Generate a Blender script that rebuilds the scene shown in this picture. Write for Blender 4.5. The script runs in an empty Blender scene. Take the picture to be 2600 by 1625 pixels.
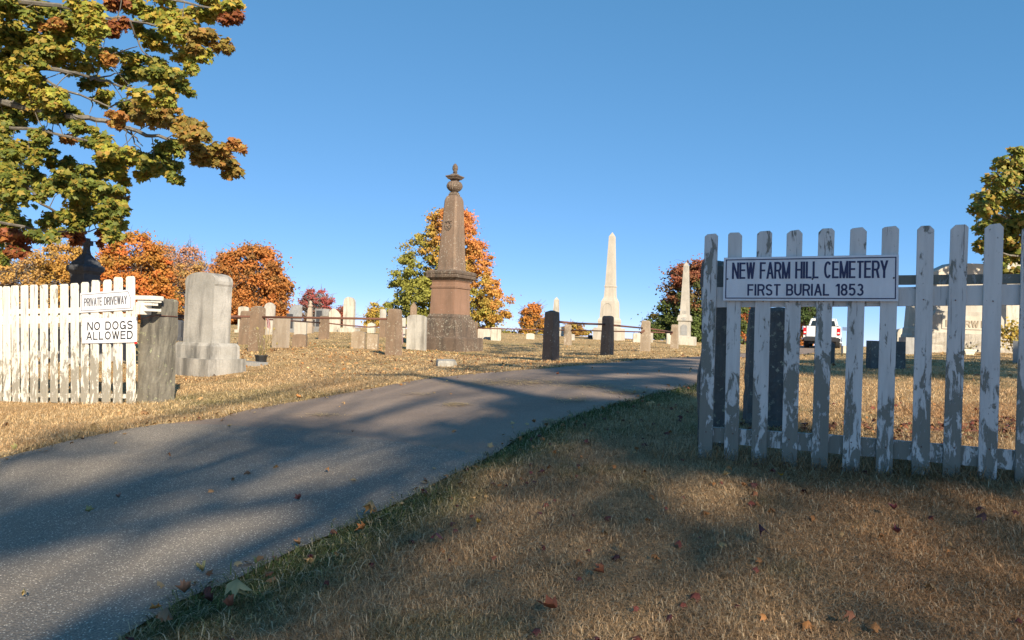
import bpy, bmesh, math, random
import numpy as np
from mathutils import Vector, Matrix, geometry
random.seed(7); rng = np.random.default_rng(7)
R = math.radians
scn = bpy.context.scene
COL = scn.collection

# ------------------------------------------------------------------ camera
FPX = 1900.0; PITCH = 0.0197; ROLL = 0.035
CAM = Vector((0, 0, 1.5))
FW = Vector((0, math.cos(PITCH), math.sin(PITCH)))
_r0 = Vector((1, 0, 0)); _u0 = Vector((0, -math.sin(PITCH), math.cos(PITCH)))
RT = _r0 * math.cos(ROLL) + _u0 * math.sin(ROLL)
UP = _u0 * math.cos(ROLL) - _r0 * math.sin(ROLL)
cd = bpy.data.cameras.new('camera'); cam = bpy.data.objects.new('camera', cd); COL.objects.link(cam)
cd.sensor_fit = 'HORIZONTAL'; cd.sensor_width = 36.0; cd.lens = 36.0 * FPX / 2600.0
cd.clip_start = 0.05; cd.clip_end = 6000
cam.matrix_world = Matrix(((RT.x, UP.x, -FW.x, CAM.x), (RT.y, UP.y, -FW.y, CAM.y), (RT.z, UP.z, -FW.z, CAM.z), (0, 0, 0, 1)))
scn.camera = cam

# ------------------------------------------------------------------ light
SUN_AZ = R(22)      # degrees to the right of straight behind the camera
SUN_EL = R(27)
SUN = Vector((math.sin(SUN_AZ) * math.cos(SUN_EL), -math.cos(SUN_AZ) * math.cos(SUN_EL), math.sin(SUN_EL)))
sl = bpy.data.lights.new('sun', 'SUN'); so = bpy.data.objects.new('sun', sl); COL.objects.link(so)
sl.energy = 4.3; sl.angle = R(0.55); sl.color = (1.0, 0.86, 0.67)
so.rotation_euler = SUN.to_track_quat('Z', 'Y').to_euler()
w = bpy.data.worlds.new('World'); scn.world = w; w.use_nodes = True
nt = w.node_tree; nt.nodes.clear()
sky = nt.nodes.new('ShaderNodeTexSky'); sky.sky_type = 'NISHITA'; sky.sun_disc = False
sky.sun_elevation = SUN_EL; sky.sun_rotation = math.atan2(SUN.x, SUN.y)
sky.altitude = 8000; sky.air_density = 1.0; sky.dust_density = 0.0; sky.ozone_density = 6.0
hs_ = nt.nodes.new('ShaderNodeHueSaturation'); hs_.inputs['Saturation'].default_value = 1.10; hs_.inputs['Value'].default_value = 1.05
bg = nt.nodes.new('ShaderNodeBackground'); bg.inputs['Strength'].default_value = 0.15
wo = nt.nodes.new('ShaderNodeOutputWorld')
gm_ = nt.nodes.new('ShaderNodeGamma'); gm_.inputs[1].default_value = .60; nt.links.new(sky.outputs[0], gm_.inputs[0]); nt.links.new(gm_.outputs[0], hs_.inputs['Color']); tn_ = nt.nodes.new('ShaderNodeMix'); tn_.data_type = 'RGBA'; tn_.blend_type = 'MULTIPLY'; tn_.inputs[0].default_value = 1; tn_.inputs[7].default_value = (.93, 1.09, 1.13, 1); nt.links.new(hs_.outputs[0], tn_.inputs[6]); sp_ = nt.nodes.new('ShaderNodeSeparateColor'); cb_ = nt.nodes.new('ShaderNodeCombineColor'); nt.links.new(tn_.outputs[2], sp_.inputs[0])
for i_, (ex_, mu_) in enumerate(((1.33, 1.06), (.89, 1.05), (.85, 1.15))):   # clear blue air: keeps the horizon from washing out
    pw_ = nt.nodes.new('ShaderNodeMath'); pw_.operation = 'POWER'; pw_.inputs[1].default_value = ex_; nt.links.new(sp_.outputs[i_], pw_.inputs[0])
    ml_ = nt.nodes.new('ShaderNodeMath'); ml_.operation = 'MULTIPLY'; ml_.inputs[1].default_value = mu_; nt.links.new(pw_.outputs[0], ml_.inputs[0]); nt.links.new(ml_.outputs[0], cb_.inputs[i_])
nt.links.new(cb_.outputs[0], bg.inputs[0]); nt.links.new(bg.outputs[0], wo.inputs[0])
scn.view_settings.view_transform = 'Standard'; scn.view_settings.look = 'None'
scn.view_settings.gamma = 1.0; scn.view_settings.exposure = 1.08
scn.cycles.max_bounces = 5; scn.cycles.transparent_max_bounces = 4

# ------------------------------------------------------------------ pixel -> place helpers
def P(px, py, D):
    return CAM + FW * D + RT * ((px - 1300) / FPX * D) + UP * ((812.5 - py) / FPX * D)
CTRL = [(200,1625,2.45),(1300,1625,2.5),(2600,1625,2.45),(0,1170,5.5),(600,1300,3.95),(1240,1165,5.0),
 (1790,1160,4.6),(2505,1215,4.02),(395,1020,8.3),(30,1020,9.15),(560,950,12),(1100,970,10),(1600,985,8),
 (1700,906,16),(1400,915,15),(652,891,16.5),(995,902,16),(1638,892,22.6),(1712,885,27.6),(622,875,22),(822,862,27),
 (972,856,28),(1441,877,30),(1140,890,22),(700,831,42),(1300,851,42),(1600,867,38),(2085,886,43),(2150,880,46),
 (2093,922,13),(2248,937,11.5),(1940,1087,6),(2480,895,21),(2300,980,8.5),(200,913,15),(2560,912,15),(300,828,40),(1880,897,28),(2500,900,40)]
_cp = [P(*c) for c in CTRL]
_cp += [Vector((0,-1.5,-.15)), Vector((-6,-1,-.2)), Vector((6,-1,.05))]
_X = np.array([[p.x, p.y] for p in _cp]); _Z = np.array([p.z for p in _cp])
def _phi(r): return np.where(r > 1e-9, r * r * np.log(np.maximum(r, 1e-9)), 0.0)
def _warp(xy): # compress distance so far points do not dominate
    r = np.maximum(np.hypot(xy[:,0], xy[:,1] + 3), 1e-6); k = np.log1p(r / 3.0) * 3.0 / r
    return np.stack([xy[:,0] * k, (xy[:,1] + 3) * k], 1)
_Xw = _warp(_X); n_ = len(_Xw)
_K = _phi(np.linalg.norm(_Xw[:,None] - _Xw[None], axis=2)) + np.eye(n_) * 0.02
_Pm = np.hstack([np.ones((n_,1)), _Xw]); _A = np.block([[_K, _Pm], [_Pm.T, np.zeros((3,3))]])
_w = np.linalg.solve(_A, np.concatenate([_Z, np.zeros(3)]))
def gz(x, y):
    x = np.atleast_1d(np.asarray(x, float)); y = np.atleast_1d(np.asarray(y, float))
    yc = np.clip(y, -2.5, 48); lim = 5 + 0.72 * np.maximum(yc, 0)
    xc = np.clip(x, -lim, lim)
    q = _warp(np.stack([xc, yc], 1)); out = np.zeros(len(q))
    for i in range(0, len(q), 60000):
        s = q[i:i+60000]
        out[i:i+60000] = _phi(np.linalg.norm(s[:,None] - _Xw[None], axis=2)) @ _w[:n_] + _w[n_] + s @ _w[n_+1:]
    t = np.clip((y - 46) / 90, 0, None); out = out - 6.0 * (1 - np.exp(-t * t * 1.5))
    t2 = np.clip((-2.5 - y) / 30, 0, 1); out = out * (1 - t2) + (-0.6) * t2
    return out
def g1(x, y): return float(gz(x, y)[0])
def GR(px, py):           # ground point seen at a pixel
    d = (P(px, py, 1.0) - CAM); ts = np.concatenate([np.linspace(1.2, 12, 400), np.linspace(12.05, 60, 600)])
    pts = np.array(CAM)[None] + np.array(d)[None] * ts[:,None]
    hh = pts[:,2] - gz(pts[:,0], pts[:,1]); k = np.where(hh < 0)[0]
    t = ts[k[0]] if len(k) else 60.0
    q = CAM + d * t; return Vector((q.x, q.y, g1(q.x, q.y)))
def foot(px, py, D):
    q = P(px, py, D); return Vector((q.x, q.y, g1(q.x, q.y)))

def vnoise(x, y, seed=0):
    x = np.asarray(x, float); y = np.asarray(y, float)
    xi = np.floor(x).astype(np.int64); yi = np.floor(y).astype(np.int64); fx = x - xi; fy = y - yi
    fx = fx*fx*(3-2*fx); fy = fy*fy*(3-2*fy)
    def h(a, b):
        v = (a * 374761393 + b * 668265263 + seed * 974711) & 0x7fffffff
        v = ((v ^ (v >> 13)) * 1274126177) & 0x7fffffff
        return ((v ^ (v >> 16)) & 0xffff) / 65535.0
    return (h(xi,yi)*(1-fx)+h(xi+1,yi)*fx)*(1-fy) + (h(xi,yi+1)*(1-fx)+h(xi+1,yi+1)*fx)*fy
def fbm(x, y, seed=0, o=4):
    s = 0; a = .5
    for i in range(o): s = s + a * vnoise(x * 2**i, y * 2**i, seed + i * 17); a *= .5
    return s / (1 - .5**o)

# ------------------------------------------------------------------ materials
def newmat(name):
    m = bpy.data.materials.new(name); m.use_nodes = True; return m, m.node_tree, m.node_tree.nodes['Principled BSDF']
def N(t, typ, **kw):
    n = t.nodes.new(typ)
    for k, v in kw.items():
        if k in n.inputs.keys() if isinstance(k, str) else False: n.inputs[k].default_value = v
        else: setattr(n, k, v)
    return n
def noise(t, vec, scale, detail=5, rough=.6, dist=0.0):
    n = t.nodes.new('ShaderNodeTexNoise'); n.inputs['Scale'].default_value = scale; n.inputs['Detail'].default_value = detail
    n.inputs['Roughness'].default_value = rough; n.inputs['Distortion'].default_value = dist
    if vec is not None: t.links.new(vec, n.inputs['Vector'])
    return n.outputs['Fac']
def ramp(t, fac, stops):
    n = t.nodes.new('ShaderNodeValToRGB'); cr = n.color_ramp
    while len(cr.elements) < len(stops): cr.elements.new(0.5)
    for e, (p, c) in zip(cr.elements, stops):
        e.position = p; e.color = (c, c, c, 1) if isinstance(c, (int, float)) else (*c, 1)
    t.links.new(fac, n.inputs[0]); return n.outputs[0]
def mixc(t, fac, a, b, mode='MIX'):
    n = t.nodes.new('ShaderNodeMix'); n.data_type = 'RGBA'; n.blend_type = mode
    for s, v in ((0, fac), (6, a), (7, b)):
        if isinstance(v, bpy.types.NodeSocket): t.links.new(v, n.inputs[s])
        else: n.inputs[s].default_value = v if isinstance(v, (int, float)) else (*v, 1)
    return n.outputs[2]
def mth(t, op, a, b=0.0):
    n = t.nodes.new('ShaderNodeMath'); n.operation = op
    for s, v in ((0, a), (1, b)):
        if isinstance(v, bpy.types.NodeSocket): t.links.new(v, n.inputs[s])
        else: n.inputs[s].default_value = v
    return n.outputs[0]
def pos(t): return t.nodes.new('ShaderNodeNewGeometry').outputs['Position']
def scaled(t, vec, s):
    n = t.nodes.new('ShaderNodeVectorMath'); n.operation = 'MULTIPLY'; t.links.new(vec, n.inputs[0]); n.inputs[1].default_value = s; return n.outputs[0]
def bump(t, h, bs, strength=.4, dist=.01):
    n = t.nodes.new('ShaderNodeBump'); n.inputs['Strength'].default_value = strength; n.inputs['Distance'].default_value = dist
    t.links.new(h, n.inputs['Height']); t.links.new(n.outputs[0], bs.inputs['Normal'])

def stone(name, a, b, stain=(.08,.075,.06), lichen=(.55,.55,.45), lich=.0, streak=.5, sc=3.0, rough=.85, fine=1.0):
    m, t, bs = newmat(name); p = pos(t)
    c = mixc(t, ramp(t, noise(t, p, sc, 6, .65), [(.3, 0.0), (.7, 1.0)]), a, b)
    st = noise(t, scaled(t, p, (6, 6, .9)), 1.3 * sc / 3, 6, .65, .4)
    c = mixc(t, mth(t, 'MULTIPLY', ramp(t, st, [(.45, 0.0), (.68, 1.0)]), streak), c, stain)
    c = mixc(t, mth(t, 'MULTIPLY', ramp(t, noise(t, p, 45, 3, .7), [(.35, 1.0), (.6, 0.0)]), .22 * fine), c, stain)
    if lich > 0:
        l1 = ramp(t, noise(t, p, 22, 5, .7), [(.66 - .2 * lich, 0.0), (.69 - .2 * lich, 1.0)])
        l2 = ramp(t, noise(t, p, 2.2, 3, .6), [(.38, 0.0), (.62, 1.0)])
        c = mixc(t, mth(t, 'MULTIPLY', l1, l2), c, lichen)
    t.links.new(c, bs.inputs['Base Color']); bs.inputs['Roughness'].default_value = rough
    bump(t, mth(t, 'ADD', noise(t, p, 60, 4, .7), mth(t, 'MULTIPLY', noise(t, p, 12, 4, .6), 2.0)), bs, .35, .006)
    return m
def plain(name, c, rough=.6, metal=0.0, var=.15, sc=20):
    m, t, bs = newmat(name); p = pos(t)
    cc = mixc(t, noise(t, p, sc, 4), tuple(x * (1 - var) for x in c), tuple(min(1, x * (1 + var)) for x in c))
    t.links.new(cc, bs.inputs['Base Color']); bs.inputs['Roughness'].default_value = rough; bs.inputs['Metallic'].default_value = metal
    return m
def paint(name, white, wood, woodb, thr, lowz, stain=.35):
    """weathered white paint flaking off grey boards"""
    m, t, bs = newmat(name); oi = t.nodes.new('ShaderNodeObjectInfo')
    va = t.nodes.new('ShaderNodeVectorMath'); va.operation = 'SCALE'; va.inputs[0].default_value = (7, 3, 11); t.links.new(oi.outputs['Random'], va.inputs[3])
    vb = t.nodes.new('ShaderNodeVectorMath'); p0 = pos(t); t.links.new(p0, vb.inputs[0]); t.links.new(va.outputs[0], vb.inputs[1]); p = vb.outputs[0]
    q = scaled(t, p, (1, 1, .36))
    n1 = noise(t, q, 15, 12, .72, .6); n2 = noise(t, scaled(t, p, (1, 1, .3)), 38, 5, .6, .2)
    sep = t.nodes.new('ShaderNodeSeparateXYZ'); t.links.new(p0, sep.inputs[0])
    low = t.nodes.new('ShaderNodeMapRange'); t.links.new(sep.outputs[2], low.inputs[0])
    low.inputs[1].default_value = lowz + .95; low.inputs[2].default_value = lowz + .06; low.inputs[3].default_value = 0; low.inputs[4].default_value = .16
    v = mth(t, 'ADD', mth(t, 'ADD', n1, mth(t, 'MULTIPLY', mth(t, 'SUBTRACT', n2, .5), .28)), low.outputs[0])
    v = mth(t, 'ADD', v, mth(t, 'MULTIPLY', mth(t, 'SUBTRACT', oi.outputs['Random'], .5), .10))
    mask = ramp(t, v, [(thr, 0.0), (thr + .010, 1.0)])
    rim = ramp(t, v, [(thr - .03, 0.0), (thr - .005, .45), (thr + .0, 0.0)])
    wd = mixc(t, noise(t, scaled(t, p, (30, 30, 1.2)), 2, 5, .7), wood, woodb)
    wh = mixc(t, mth(t, 'MULTIPLY', ramp(t, noise(t, scaled(t, p, (7, 7, .8)), 2.2, 6, .7), [(.42, 0.0), (.75, 1.0)]), stain), white, tuple(x * .55 for x in white))
    wh = mixc(t, rim, wh, (.12,.11,.09))
    ck = noise(t, scaled(t, p, (55, 55, 2.2)), 1.0, 4, .6, .3)
    wh = mixc(t, ramp(t, ck, [(.335, .8), (.36, 0.0)]), wh, (.10,.09,.08))
    sp_ = noise(t, scaled(t, p, (1, 1, .5)), 60, 3, .6)
    wh = mixc(t, ramp(t, sp_, [(.70, 0.0), (.72, .8)]), wh, wood)
    t.links.new(mixc(t, mask, wh, wd), bs.inputs['Base Color'])
    bs.inputs['Roughness'].default_value = .62
    bump(t, mth(t, 'ADD', mth(t, 'MULTIPLY', mask, -1.0), mth(t, 'MULTIPLY', noise(t, scaled(t, p, (30, 30, 1.5)), 3, 4, .6), .4)), bs, .8, .002)
    return m
def attrmat(name, rough=.7, trans=0.0, spec=.3, extra=None):
    m, t, bs = newmat(name)
    a = t.nodes.new('ShaderNodeAttribute'); a.attribute_name = 'Col'
    c = a.outputs['Color']
    if extra: c = extra(t, c, bs)
    t.links.new(c, bs.inputs['Base Color']); bs.inputs['Roughness'].default_value = rough
    bs.inputs['Specular IOR Level'].default_value = spec
    if trans > 0:
        tr = t.nodes.new('ShaderNodeBsdfTranslucent'); t.links.new(c, tr.inputs[0])
        mx = t.nodes.new('ShaderNodeMixShader'); mx.inputs[0].default_value = trans
        t.links.new(bs.outputs[0], mx.inputs[1]); t.links.new(tr.outputs[0], mx.inputs[2])
        t.links.new(mx.outputs[0], t.nodes['Material Output'].inputs[0])
    return m

MT = {}
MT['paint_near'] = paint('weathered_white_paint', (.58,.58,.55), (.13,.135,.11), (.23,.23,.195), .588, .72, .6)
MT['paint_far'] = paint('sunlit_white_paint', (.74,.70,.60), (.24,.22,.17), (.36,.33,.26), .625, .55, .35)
MT['brown'] = stone('brownstone', (.17,.10,.065), (.24,.15,.10), (.10,.065,.045), (.42,.40,.33), .22, .5, 2.0)
MT['brown_dado'] = stone('brownstone_smooth', (.235,.135,.085), (.28,.165,.11), (.14,.09,.06), (.4,.36,.3), .08, .5, 2.0)
MT['brown_lich'] = stone('brownstone_lichen', (.105,.073,.052), (.17,.12,.085), (.045,.038,.03), (.40,.38,.30), .45, .75, 2.5)
MT['post'] = stone('brown_post_stone', (.19,.13,.085), (.26,.18,.12), (.10,.075,.05), (.5,.47,.36), .38, .5, 3.0)
MT['post_pale'] = stone('pale_lichen_post', (.27,.21,.14), (.36,.29,.21), (.16,.11,.07), (.6,.56,.46), .55, .4, 3.0)
MT['post_shaded'] = stone('shaded_post_stone', (.15,.105,.08), (.23,.165,.12), (.07,.06,.05), (.4,.4,.33), .3, .5, 3.0)  # darker copy of the post stone: shade on two front posts put into colour
MT['marble'] = stone('aged_marble', (.36,.34,.30), (.50,.47,.41), (.14,.13,.11), (.35,.33,.27), .15, .85, 2.2)
MT['marble_w'] = stone('pale_marble', (.44,.41,.34), (.56,.53,.45), (.20,.18,.14), (.4,.37,.3), .0, .75, 3.0)
MT['marble_p'] = stone('pinkish_marble', (.30,.25,.19), (.40,.34,.27), (.20,.15,.11), (.5,.47,.4), .12, .6, 3.0)
MT['granite_l'] = stone('light_granite', (.36,.34,.29), (.46,.43,.37), (.22,.19,.15), (.4,.4,.33), .0, .4, 2.5)
MT['granite_w'] = stone('warm_granite', (.45,.41,.34), (.54,.50,.42), (.28,.24,.18), (.4,.4,.33), .0, .35, 2.5)
MT['granite_g'] = stone('grey_granite', (.24,.24,.23), (.34,.34,.33), (.14,.14,.14), (.4,.4,.4), .0, .4, 4.0)
MT['granite_d'] = stone('dark_granite', (.035,.038,.045), (.06,.065,.075), (.02,.02,.025), (.3,.3,.3), .0, .4, 4.0, .45)
MT['rough_rock'] = stone('rock_faced_granite', (.30,.28,.24), (.46,.43,.37), (.12,.10,.08), (.5,.48,.4), .25, .5, 6.0)
MT['gate_stone'] = stone('gate_post_stone', (.15,.135,.105), (.25,.23,.18), (.06,.055,.045), (.36,.38,.22), .32, .8, 4.0)
MT['gate_dark'] = stone('dark_gate_slab', (.075,.078,.078), (.135,.14,.13), (.04,.04,.04), (.30,.32,.24), .4, .5, 3.0)
MT['greystone'] = stone('dark_greystone', (.05,.055,.065), (.085,.09,.10), (.03,.03,.035), (.3,.32,.3), .12, .5, 3.0)  # dark blue grey tone for the cross monument and a few small stones
MT['rust'] = plain('rusty_iron', (.13,.055,.035), .8, .0, .3, 60)
MT['black_plastic'] = plain('black_plastic', (.02,.02,.02), .45)
MT['sign_white'] = stone('sign_white_enamel', (.62,.64,.66), (.68,.70,.71), (.48,.48,.46), (.4,.4,.4), .0, .35, 4.0, .4, .2)
MT['sign_bright'] = plain('white_enamel', (.76,.76,.76), .4, 0, .04, 9)
MT['navy'] = plain('navy_letter_paint', (.012,.02,.075), .5)
MT['black'] = plain('black_letter_paint', (.02,.02,.022), .5)
MT['border_grey'] = plain('grey_border_paint', (.12,.12,.13), .5)
MT['steel'] = plain('nail_steel', (.06,.05,.05), .5, .6)
MT['red'] = plain('red_plastic', (.6,.02,.015), .4)
MT['flag_red'] = plain('flag_red', (.45,.03,.05), .8)
MT['flag_white'] = plain('flag_white', (.75,.72,.7), .8)
MT['flag_blue'] = plain('flag_blue', (.03,.05,.2), .8)
MT['stick'] = plain('pale_stick', (.45,.34,.2), .8)
MT['bark'] = stone('maple_bark', (.10,.085,.065), (.20,.18,.15), (.04,.035,.03), (.32,.34,.28), .3, .5, 6.0)
MT['bark_pale'] = stone('grey_bark', (.16,.14,.12), (.28,.26,.23), (.09,.08,.07), (.4,.4,.36), .2, .5, 6.0)
MT['truck_white'] = plain('white_car_paint', (.72,.72,.70), .25, 0, .02, 2)
MT['glass'] = plain('dark_car_glass', (.012,.02,.025), .35)
MT['tyre'] = plain('tyre_rubber', (.018,.018,.018), .9)
MT['dark_trim'] = plain('black_bumper', (.02,.02,.022), .6)
MT['chrome'] = plain('chrome', (.6,.6,.6), .2, 1.0, .02)
MT['tail'] = plain('tail_lamp_red', (.5,.01,.01), .25)
MT['planter'] = plain('cream_plastic', (.66,.62,.5), .6)
MT['leaf'] = attrmat('leaves', .55, .38)
MT['leaf_far'] = attrmat('distant_leaves', .7, .3)
MT['dead_leaf'] = attrmat('fallen_leaf', .6, .12)
MT['blade'] = attrmat('grass_blades', .75, .25, .15)

# ------------------------------------------------------------------ object helpers
MW = {}
def reg(o, M): MW[o.name] = M
def finish(o, label=None, cat=None, group=None, kind=None):
    if label: o['label'] = label
    if cat: o['category'] = cat
    if group: o['group'] = group
    if kind: o['kind'] = kind
    return o
def thing(name, label, cat, loc, rz=0.0, group=None, M=None):
    o = bpy.data.objects.new(name, None); o.empty_display_size = .1; COL.objects.link(o)
    if M is None: M = Matrix.Translation(loc) @ Matrix.Rotation(rz, 4, 'Z')
    o.matrix_basis = M; reg(o, M)
    return finish(o, label, cat, group)
def obj(name, bm, mat, parent=None, world=False, smooth=False, label=None):
    me = bpy.data.meshes.new(name)
    if parent is not None and world: bm.transform(MW[parent.name].inverted())
    bmesh.ops.recalc_face_normals(bm, faces=bm.faces[:])
    bm.to_mesh(me); bm.free()
    if smooth: me.shade_smooth()
    me.materials.append(mat)
    o = bpy.data.objects.new(name, me); COL.objects.link(o)
    if parent is not None: o.parent = parent; reg(o, MW[parent.name])
    else: reg(o, Matrix.Identity(4))
    if label: o['label'] = label
    return o
def meshobj(name, V, F, mat, cols=None, parent=None, smooth=False, world=True):
    """V (n,3) array, F (m,k) array of equal faces, cols (n,3)"""
    V = np.asarray(V, np.float64)
    if parent is not None and world:
        Mi = np.array(MW[parent.name].inverted()); V = V @ Mi[:3,:3].T + Mi[:3,3]
    me = bpy.data.meshes.new(name); k = F.shape[1]
    me.vertices.add(len(V)); me.vertices.foreach_set('co', V.astype(np.float32).ravel())
    me.loops.add(F.size); me.loops.foreach_set('vertex_index', F.astype(np.int32).ravel())
    me.polygons.add(len(F)); me.polygons.foreach_set('loop_start', np.arange(0, F.size, k, dtype=np.int32))
    if cols is not None:
        at = me.color_attributes.new('Col', 'FLOAT_COLOR', 'POINT')
        c4 = np.ones((len(V), 4), np.float32); c4[:, :3] = np.clip(cols, 0, 1); at.data.foreach_set('color', c4.ravel())
    me.update(calc_edges=True)
    if smooth: me.shade_smooth()
    me.materials.append(mat)
    o = bpy.data.objects.new(name, me); COL.objects.link(o)
    if parent is not None: o.parent = parent; reg(o, MW[parent.name])
    else: reg(o, Matrix.Identity(4))
    return o
def bevel(bm, w, seg=1):
    es = [e for e in bm.edges if len(e.link_faces) == 2 and e.calc_face_angle(0) > .4]
    bmesh.ops.bevel(bm, geom=es, offset=w, segments=seg, affect='EDGES', profile=.5)
def add_box(bm, x0, x1, y0, y1, z0, z1, M=None):
    vs = [bm.verts.new((x, y, z)) for z in (z0, z1) for y in (y0, y1) for x in (x0, x1)]
    for f in ((0,2,3,1),(4,5,7,6),(0,1,5,4),(2,6,7,3),(0,4,6,2),(1,3,7,5)): bm.faces.new([vs[i] for i in f])
    if M is not None:
        for v in vs: v.co = M @ v.co
    return vs
def box(x0, x1, y0, y1, z0, z1, bv=0.0):
    bm = bmesh.new(); add_box(bm, x0, x1, y0, y1, z0, z1)
    if bv: bevel(bm, bv)
    return bm
def add_lofts(bm, levels, sides=4):
    """square (or n-gon) tiers: list of (z, half) ; square aligned to axes"""
    prev = None
    for z, h in levels:
        hx, hy = (h, h) if not isinstance(h, tuple) else h
        if sides == 4: pts = [(-hx,-hy),(hx,-hy),(hx,hy),(-hx,hy)]
        else: pts = [(hx * math.cos(2*math.pi*i/sides), hy * math.sin(2*math.pi*i/sides)) for i in range(sides)]
        cur = [bm.verts.new((x, y, z)) for x, y in pts]
        if prev is None: bm.faces.new(cur[::-1])
        else:
            for i in range(len(cur)):
                j = (i + 1) % len(cur); bm.faces.new((prev[i], prev[j], cur[j], cur[i]))
        prev = cur
    bm.faces.new(prev)
def loft(levels, sides=4, bv=0.0):
    bm = bmesh.new(); add_lofts(bm, levels, sides)
    if bv: bevel(bm, bv)
    return bm
def add_tube(bm, pts, rad, n=6, cap=True):
    pts = [Vector(p) for p in pts]
    if isinstance(rad, (int, float)): rad = [rad] * len(pts)
    prev = None; a = None
    for i, p in enumerate(pts):
        d = (pts[min(i+1, len(pts)-1)] - pts[max(i-1, 0)])
        if d.length < 1e-9: d = Vector((0,0,1))
        d.normalize()
        if a is None: a = d.orthogonal().normalized()
        else:
            a = a - d * a.dot(d); a = a.normalized() if a.length > 1e-6 else d.orthogonal().normalized()
        b = d.cross(a)
        cur = [bm.verts.new(p + (a * math.cos(2*math.pi*k/n) + b * math.sin(2*math.pi*k/n)) * rad[i]) for k in range(n)]
        if prev:
            for k in range(n): bm.faces.new((prev[k], prev[(k+1)%n], cur[(k+1)%n], cur[k]))
        elif cap: bm.faces.new(cur[::-1])
        prev = cur
    if cap: bm.faces.new(prev)
def rough_up(bm, amt, sc=3.0, cuts=2, seed=0):
    if cuts: bmesh.ops.subdivide_edges(bm, edges=bm.edges[:], cuts=cuts, use_grid_fill=True)
    from mathutils import noise as mn
    for v in bm.verts:
        v.co += mn.noise_vector(v.co * sc + Vector((seed * 3.1, seed * 1.7, 0))) * amt
def extrude_outline(pts, y0, y1):
    """pts: list of (x, z) ; extruded in y"""
    bm = bmesh.new()
    a = [bm.verts.new((x, y0, z)) for x, z in pts]; b = [bm.verts.new((x, y1, z)) for x, z in pts]
    bm.faces.new(a); bm.faces.new(b[::-1]); n = len(pts)
    for i in range(n): bm.faces.new((a[i], b[i], b[(i+1)%n], a[(i+1)%n]))
    return bm
def _arc(cx, cy, rx, ry, a0, a1, n=12):
    return [(cx + rx * math.cos(R(a0 + (a1 - a0) * i / n)), cy + ry * math.sin(R(a0 + (a1 - a0) * i / n))) for i in range(n + 1)]
_Bt = [(0,.5),(.55,.5)] + _arc(.6,.25,.4,.25,90,-90,8)[1:] + [(0,0)]
_Pt = [(0,1),(.6,1)] + _arc(.62,.74,.38,.26,90,-90,8)[1:] + [(0,.48)]
_S = _arc(.5,.76,.48,.24,25,180,8) + [(.06,.64),(.30,.53),(.70,.47),(.94,.36)] + _arc(.5,.24,.5,.24,0,-160,9)[1:]
GL = {'N': (1,[('v',0),('s',0,1,1,0),('v',1)]), 'E': (.88,[('v',0),('h',0,1,1),('h',0,.94,.53),('h',0,1,0)]), 'W': (1.35,[('s',0,1,.25,0),('s',.5,1,.25,0),('s',.5,1,.75,0),('s',1,1,.75,0)]),
 'F': (.84,[('v',0),('h',0,1,1),('h',0,.9,.5)]), 'A': (1.05,[('s',0,0,.5,1),('s',1,0,.5,1),('h',.2,.8,.3)]), 'R': (1,[('v',0),('c',_Pt),('s',1,0,.66,.5)]),
 'M': (1.2,[('v',0),('s',0,1,.5,0),('s',1,1,.5,0),('v',1)]), 'H': (1,[('v',0),('v',1),('h',0,1,.52)]), 'I': (.05,[('v',0)]), 'L': (.8,[('v',0),('h',0,1,0)]),
 'C': (1,[('c',_arc(.5,.5,.5,.5,42,318,18))]), 'T': (.92,[('v',.5),('h',-.08,1.08,1)]), 'Y': (1,[('s',0,1,.5,.42),('s',1,1,.5,.42),('v',.5,0,.46)]), 'S': (.95,[('c',_S)]),
 'B': (.95,[('v',0),('c',[(0,1),(.55,1)] + _arc(.55,.75,.38,.25,90,-90,8)[1:] + [(0,.5)]),('c',_Bt)]), 'U': (.98,[('c',[(0,1.1),(0,.35)] + _arc(.5,.33,.5,.33,180,360,10)[1:] + [(1,1.1)])]),
 'P': (.95,[('v',0),('c',_Pt)]), 'V': (1.02,[('s',0,1,.5,0),('s',1,1,.5,0)]), 'D': (1,[('v',0),('c',[(0,1),(.45,1)] + _arc(.5,.5,.5,.5,90,-90,12)[1:] + [(0,0)])]),
 'O': (1.08,[('c',_arc(.5,.5,.5,.5,0,360,24))]), 'G': (1.05,[('c',_arc(.5,.5,.5,.5,42,330,18)),('h',.55,1,.44),('v',1,0,.44)]),
 '1': (.4,[('v',1),('s',0,.78,.9,1)]), '8': (.85,[('c',_arc(.5,.76,.44,.24,0,360,16)),('c',_arc(.5,.26,.5,.26,0,360,16))]),
 '5': (.85,[('h',.12,.95,1),('s',.06,.48,.14,1),('c',[(.06,.52)] + _arc(.48,.32,.52,.32,125,-150,14))]), '3': (.85,[('c',_arc(.5,.76,.42,.24,150,-90,10)),('c',_arc(.5,.26,.5,.26,90,-155,12))])}
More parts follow.
